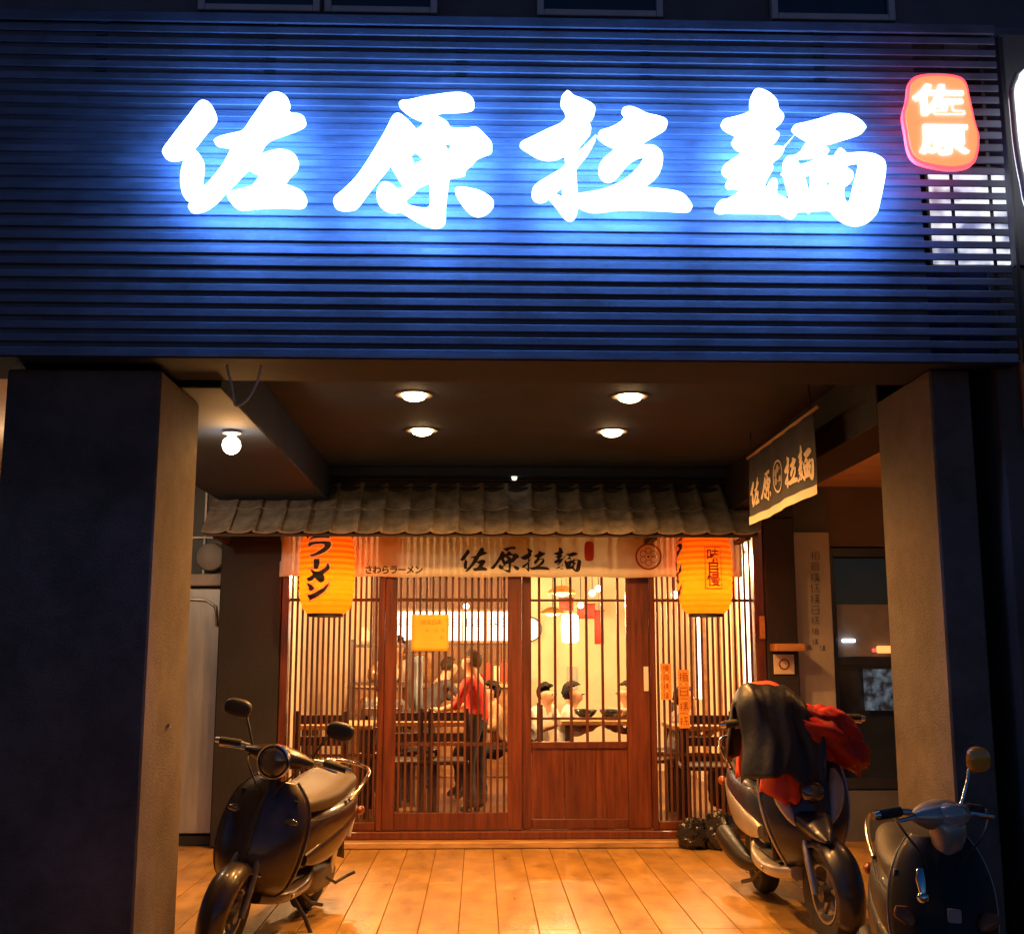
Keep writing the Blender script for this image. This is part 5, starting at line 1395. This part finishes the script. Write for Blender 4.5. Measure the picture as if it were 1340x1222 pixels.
    for s in (-1, 1):
        add('cable', tube(cr([(0.36, s*0.16, 0.945), (0.42, s*0.13, 0.90), (0.43, s*0.07, 0.82), (0.40, s*0.03, 0.74)], 5), 0.0045, 6), M_black, bar)
        add('peg_bolt', ell((0.18, s*0.178, 0.262), 0.012, 0.006, 0.012, 8, 6), M_steel)
    add('panel_seam', tube([(-0.02, 0.145, 0.61), (-0.25, 0.166, 0.622), (-0.5, 0.158, 0.66)], 0.003, 6), M_black)
    add('panel_seam', tube([(-0.02, -0.145, 0.61), (-0.25, -0.166, 0.622), (-0.5, -0.158, 0.66)], 0.003, 6), M_black)
    V, Fc = boxm(-0.885, -0.877, -0.085, 0.085, 0.38, 0.50, 0.002); add('number_plate', (V, Fc), M_whitep)
    if style == 'round':
        add('headlamp_bowl', loft([(0.33, 0, 0.935, 0.05, 0.05, 2), (0.37, 0, 0.935, 0.078, 0.078, 2), (0.415, 0, 0.932, 0.086, 0.086, 2), (0.43, 0, 0.932, 0.084, 0.084, 2)], n=30), paint, bar, steered=True)
        add('headlamp_lens', loft([(0.428, 0, 0.932, 0.079, 0.079, 2), (0.448, 0, 0.931, 0.062, 0.062, 2), (0.457, 0, 0.930, 0.03, 0.03, 2), (0.459, 0, 0.930, 0.002, 0.002, 2)], n=30), M_darklens, bar, steered=True)
        add('headlamp_bezel', lathe([(0.078, 0.424), (0.087, 0.424), (0.087, 0.436), (0.080, 0.438)], 36, (0, 0, 0.932), axis='x', closed=True), M_chrome, bar, steered=True)
        add('apron_crest', tube([(0.508, 0.0, 0.43), (0.495, 0, 0.55), (0.455, 0, 0.66), (0.415, 0, 0.76)], [0.004, 0.006, 0.006, 0.003], 8), paint, ap)
        add('front_grille', loft([(0.485, 0, 0.395, 0.10, 0.012, 2.4), (0.512, 0, 0.40, 0.06, 0.01, 2.4), (0.517, 0, 0.40, 0.02, 0.004, 2.2)], n=18), M_chrome, ap)
    if style == 'third':
        add('headlamp_lens', loft([(0.375, 0, 0.965, 0.085, 0.035, 2.4), (0.41, 0, 0.955, 0.075, 0.038, 2.4), (0.425, 0, 0.95, 0.04, 0.02, 2.3)], n=24), M_lens, bar, steered=True)
        add('nacelle', loft([(0.36, 0, 0.80, 0.055, 0.03, 3), (0.375, 0, 0.87, 0.075, 0.045, 3), (0.37, 0, 0.92, 0.09, 0.05, 3), (0.36, 0, 0.945, 0.08, 0.045, 3)], axis='z', n=24), M_silver, bar, steered=True)
        add('apron_badge', loft([(0.506, 0.02, 0.645, 0.022, 0.022, 8), (0.494, 0.02, 0.645, 0.022, 0.022, 8)], n=16, sub=1), pmat('grey badge', (0.3, 0.28, 0.28), 0.4), ap)
        for k in range(3):
            z_ = 0.46+0.035*k
            add('grille_bar', tube([(0.498+0.006*k, -0.07, z_), (0.522+0.002*k, 0, z_-0.004), (0.498+0.006*k, 0.07, z_)], 0.005, 8), M_steel, ap)
        for s in (-1, 1):
            add('front_indicator', loft([(0.455, s*0.145, 0.655, 0.02, 0.010, 2.3), (0.462, s*0.135, 0.625, 0.036, 0.018, 2.3), (0.472, s*0.12, 0.60, 0.018, 0.012, 2.3)], axis='z', n=14), M_amber, ap)
        add('front_plate_holder', loft([(0.545, 0, 0.40, 0.06, 0.012, 4), (0.56, 0, 0.345, 0.06, 0.008, 4)], axis='z', n=16, sub=2), M_black, ap)
        add('hook', join(tube([(0.515, -0.09, 0.79), (0.535, -0.09, 0.76), (0.545, -0.085, 0.72)], [0.012, 0.016, 0.012], 10), ell((0.548, -0.085, 0.705), 0.02, 0.02, 0.02, 12, 8)), M_chrome, ap)
    if style == 'navy':
        add('front_beak', loft([(0.50, 0, 0.52, 0.09, 0.05, 2.6), (0.57, 0, 0.50, 0.07, 0.045, 2.6), (0.66, 0, 0.475, 0.045, 0.028, 2.5), (0.72, 0, 0.455, 0.012, 0.008, 2.2)], n=22), paint, ap)
        add('headlamp_lens', loft([(0.50, 0, 0.66, 0.06, 0.045, 2.4), (0.535, 0, 0.645, 0.05, 0.04, 2.4), (0.55, 0, 0.635, 0.015, 0.012, 2.2)], n=22), M_darklens, ap)
    root.rotation_mode = 'QUATERNION'
    qz = Matrix.Rotation(yaw, 4, 'Z'); qx = Matrix.Rotation(lean, 4, 'X')
    root.rotation_quaternion = (qz @ qx).to_quaternion()
    root.location = loc; root.scale = (scale,)*3
    return root
# local +x (front) is turned to face the street
def place(local, target, yaw, scale):
    c_, s_ = math.cos(yaw), math.sin(yaw)
    return (target[0]-(local[0]*c_-local[1]*s_)*scale, target[1]-(local[0]*s_+local[1]*c_)*scale, 0.0)
sA = scooter('dark brown scooter with round headlamp leaning on its side stand beside the wide pillar', place((0.60, 0), (-1.17, 5.38), R(-103), 0.925), R(-103), R(-12), R(4), M_pbrown, M_pbrown, M_seat, 'round', 0.925)
sB = scooter('navy scooter with silver side panels and rain capes thrown over its handlebar', place((0.60, 0), (1.64, 5.57), R(-90), 1.05), R(-90), R(2), R(8), M_pnavy, M_silver, M_seatb, 'navy', 1.05)
hbC = at(1216, 1066, Z=0.836)
sC = scooter('black scooter with silver headlamp nacelle and mirror shell painted with an amber reflection by the slim pillar', place((0.345, 0), hbC, R(-104), 0.88), R(-104), R(-2), R(40), M_pblack, M_pblack, M_seatb, 'third', 0.88)

# rain capes over the navy scooter: cloth hanging over the bar
def drape(name, cx, cy, cz, yaw, W_, fall_f, fall_b, mat, lift, seed, sag=0.10, tilt=0.0, parent=None, fold=1.0):
    c, s = math.cos(yaw), math.sin(yaw)
    def fn(u, v):
        y = (u-0.5)*W_                                # along the bar
        L_ = v*(fall_f+fall_b)-fall_b                 # cloth length either side of the bar
        rr = 0.085+lift
        e_ = min(1.0, u/0.30); rr *= 0.30+0.70*(e_*(2-e_))**0.6
        L_ *= 1-0.30*abs(2*u-1)**4
        ragged = 0.035*noise.noise(Vector((u*3+seed, 1, 0)))
        L_ += ragged*(abs(L_)/0.35)
        arc = rr*1.35
        if abs(L_) < arc:
            a_ = L_/rr; x, z = rr*math.sin(a_), rr*math.cos(a_)
        else:
            a_ = math.copysign(arc/rr, L_); over = abs(L_)-arc
            x = rr*math.sin(a_)+math.copysign(over*0.20, L_); z = rr*math.cos(a_)-over*0.96
        n1 = noise.noise(Vector((u*W_*7+seed, v*1.6, seed)))
        n2 = noise.noise(Vector((u*W_*18+v*2+seed, v*3.5, seed*2)))
        k = min(1, abs(L_)/0.2)
        x += fold*(0.075*n1+0.028*n2)*k + 0.015*n1
        y += 0.06*noise.noise(Vector((v*3, u*2, seed))) + (0.10*(u-0.5))*abs(L_)
        z += -sag*(2*abs(u-0.5))**2.2 + tilt*(u-0.5) + 0.035*n1 + 0.014*n2
        return (cx+x*c-y*s, cy+x*s+y*c, cz+z)
    V, Fc = grid(fn, 60, 44)
    o = mk(name, V, Fc, mat, parent, smooth=True)
    solid(o, 0.003)
    return o
M_cape1 = pmat('black rain cape', (0.010, 0.013, 0.026), 0.42, var=0.25, bump=0.35, bs=22)
M_cape2 = pmat('red rain cape', (0.30, 0.008, 0.008), 0.5, var=0.3, bump=0.35, bs=22)
M_cape3 = pmat('orange red lining', (0.60, 0.05, 0.015), 0.6, var=0.1)
ang = R(-90+8)
rc = thing('rain_cape', 'dark red rain cape bunched over the wall side of the navy scooter bar', 'rain cape', (1.83, 5.85, 0.8))
V, Fc = ell((0, 0, 0), 1, 1, 1, 64, 44)
pts = []
for v in V:
    d = Vector(v)
    n1 = noise.noise(d*1.6+Vector((4.2, 0, 1))); n2 = noise.noise(Vector((d.x*7+d.z*1.5, d.y*3, d.z*1.8)))
    n3 = abs(noise.noise(d*5.5+Vector((0, 3, 0))))
    k = 1+0.30*n1+0.10*n2-0.16*n3
    px_, py_, pz_ = d.x*0.255*k, d.y*0.15*k, d.z*0.135*k
    pz_ -= 0.10*(px_/0.25)*abs(px_/0.25) if px_ > 0 else 0.0
    if d.z < 0: pz_ *= 1.25
    pts.append((1.70+px_, 5.86+py_, 0.955+pz_+0.09*(-d.x if d.x < 0 else 0)))
mk('bundled_cloth', pts, Fc, M_cape2, rc, smooth=True)
bc = thing('rain_cape', 'black rain cape with orange red lining over the lattice side of the navy scooter bar', 'rain cape', (1.5, 5.85, 0.8))
drape('cloth', 1.475, 5.83, 1.05, ang, 0.37, 0.56, 0.48, M_cape1, 0.055, 8.1, 0.06, -0.09, bc, 0.6)
drape('lining', 1.455, 5.875, 1.065, ang, 0.14, 0.68, 0.60, M_cape3, 0.05, 5.7, 0.02, -0.02, bc, 0.4)
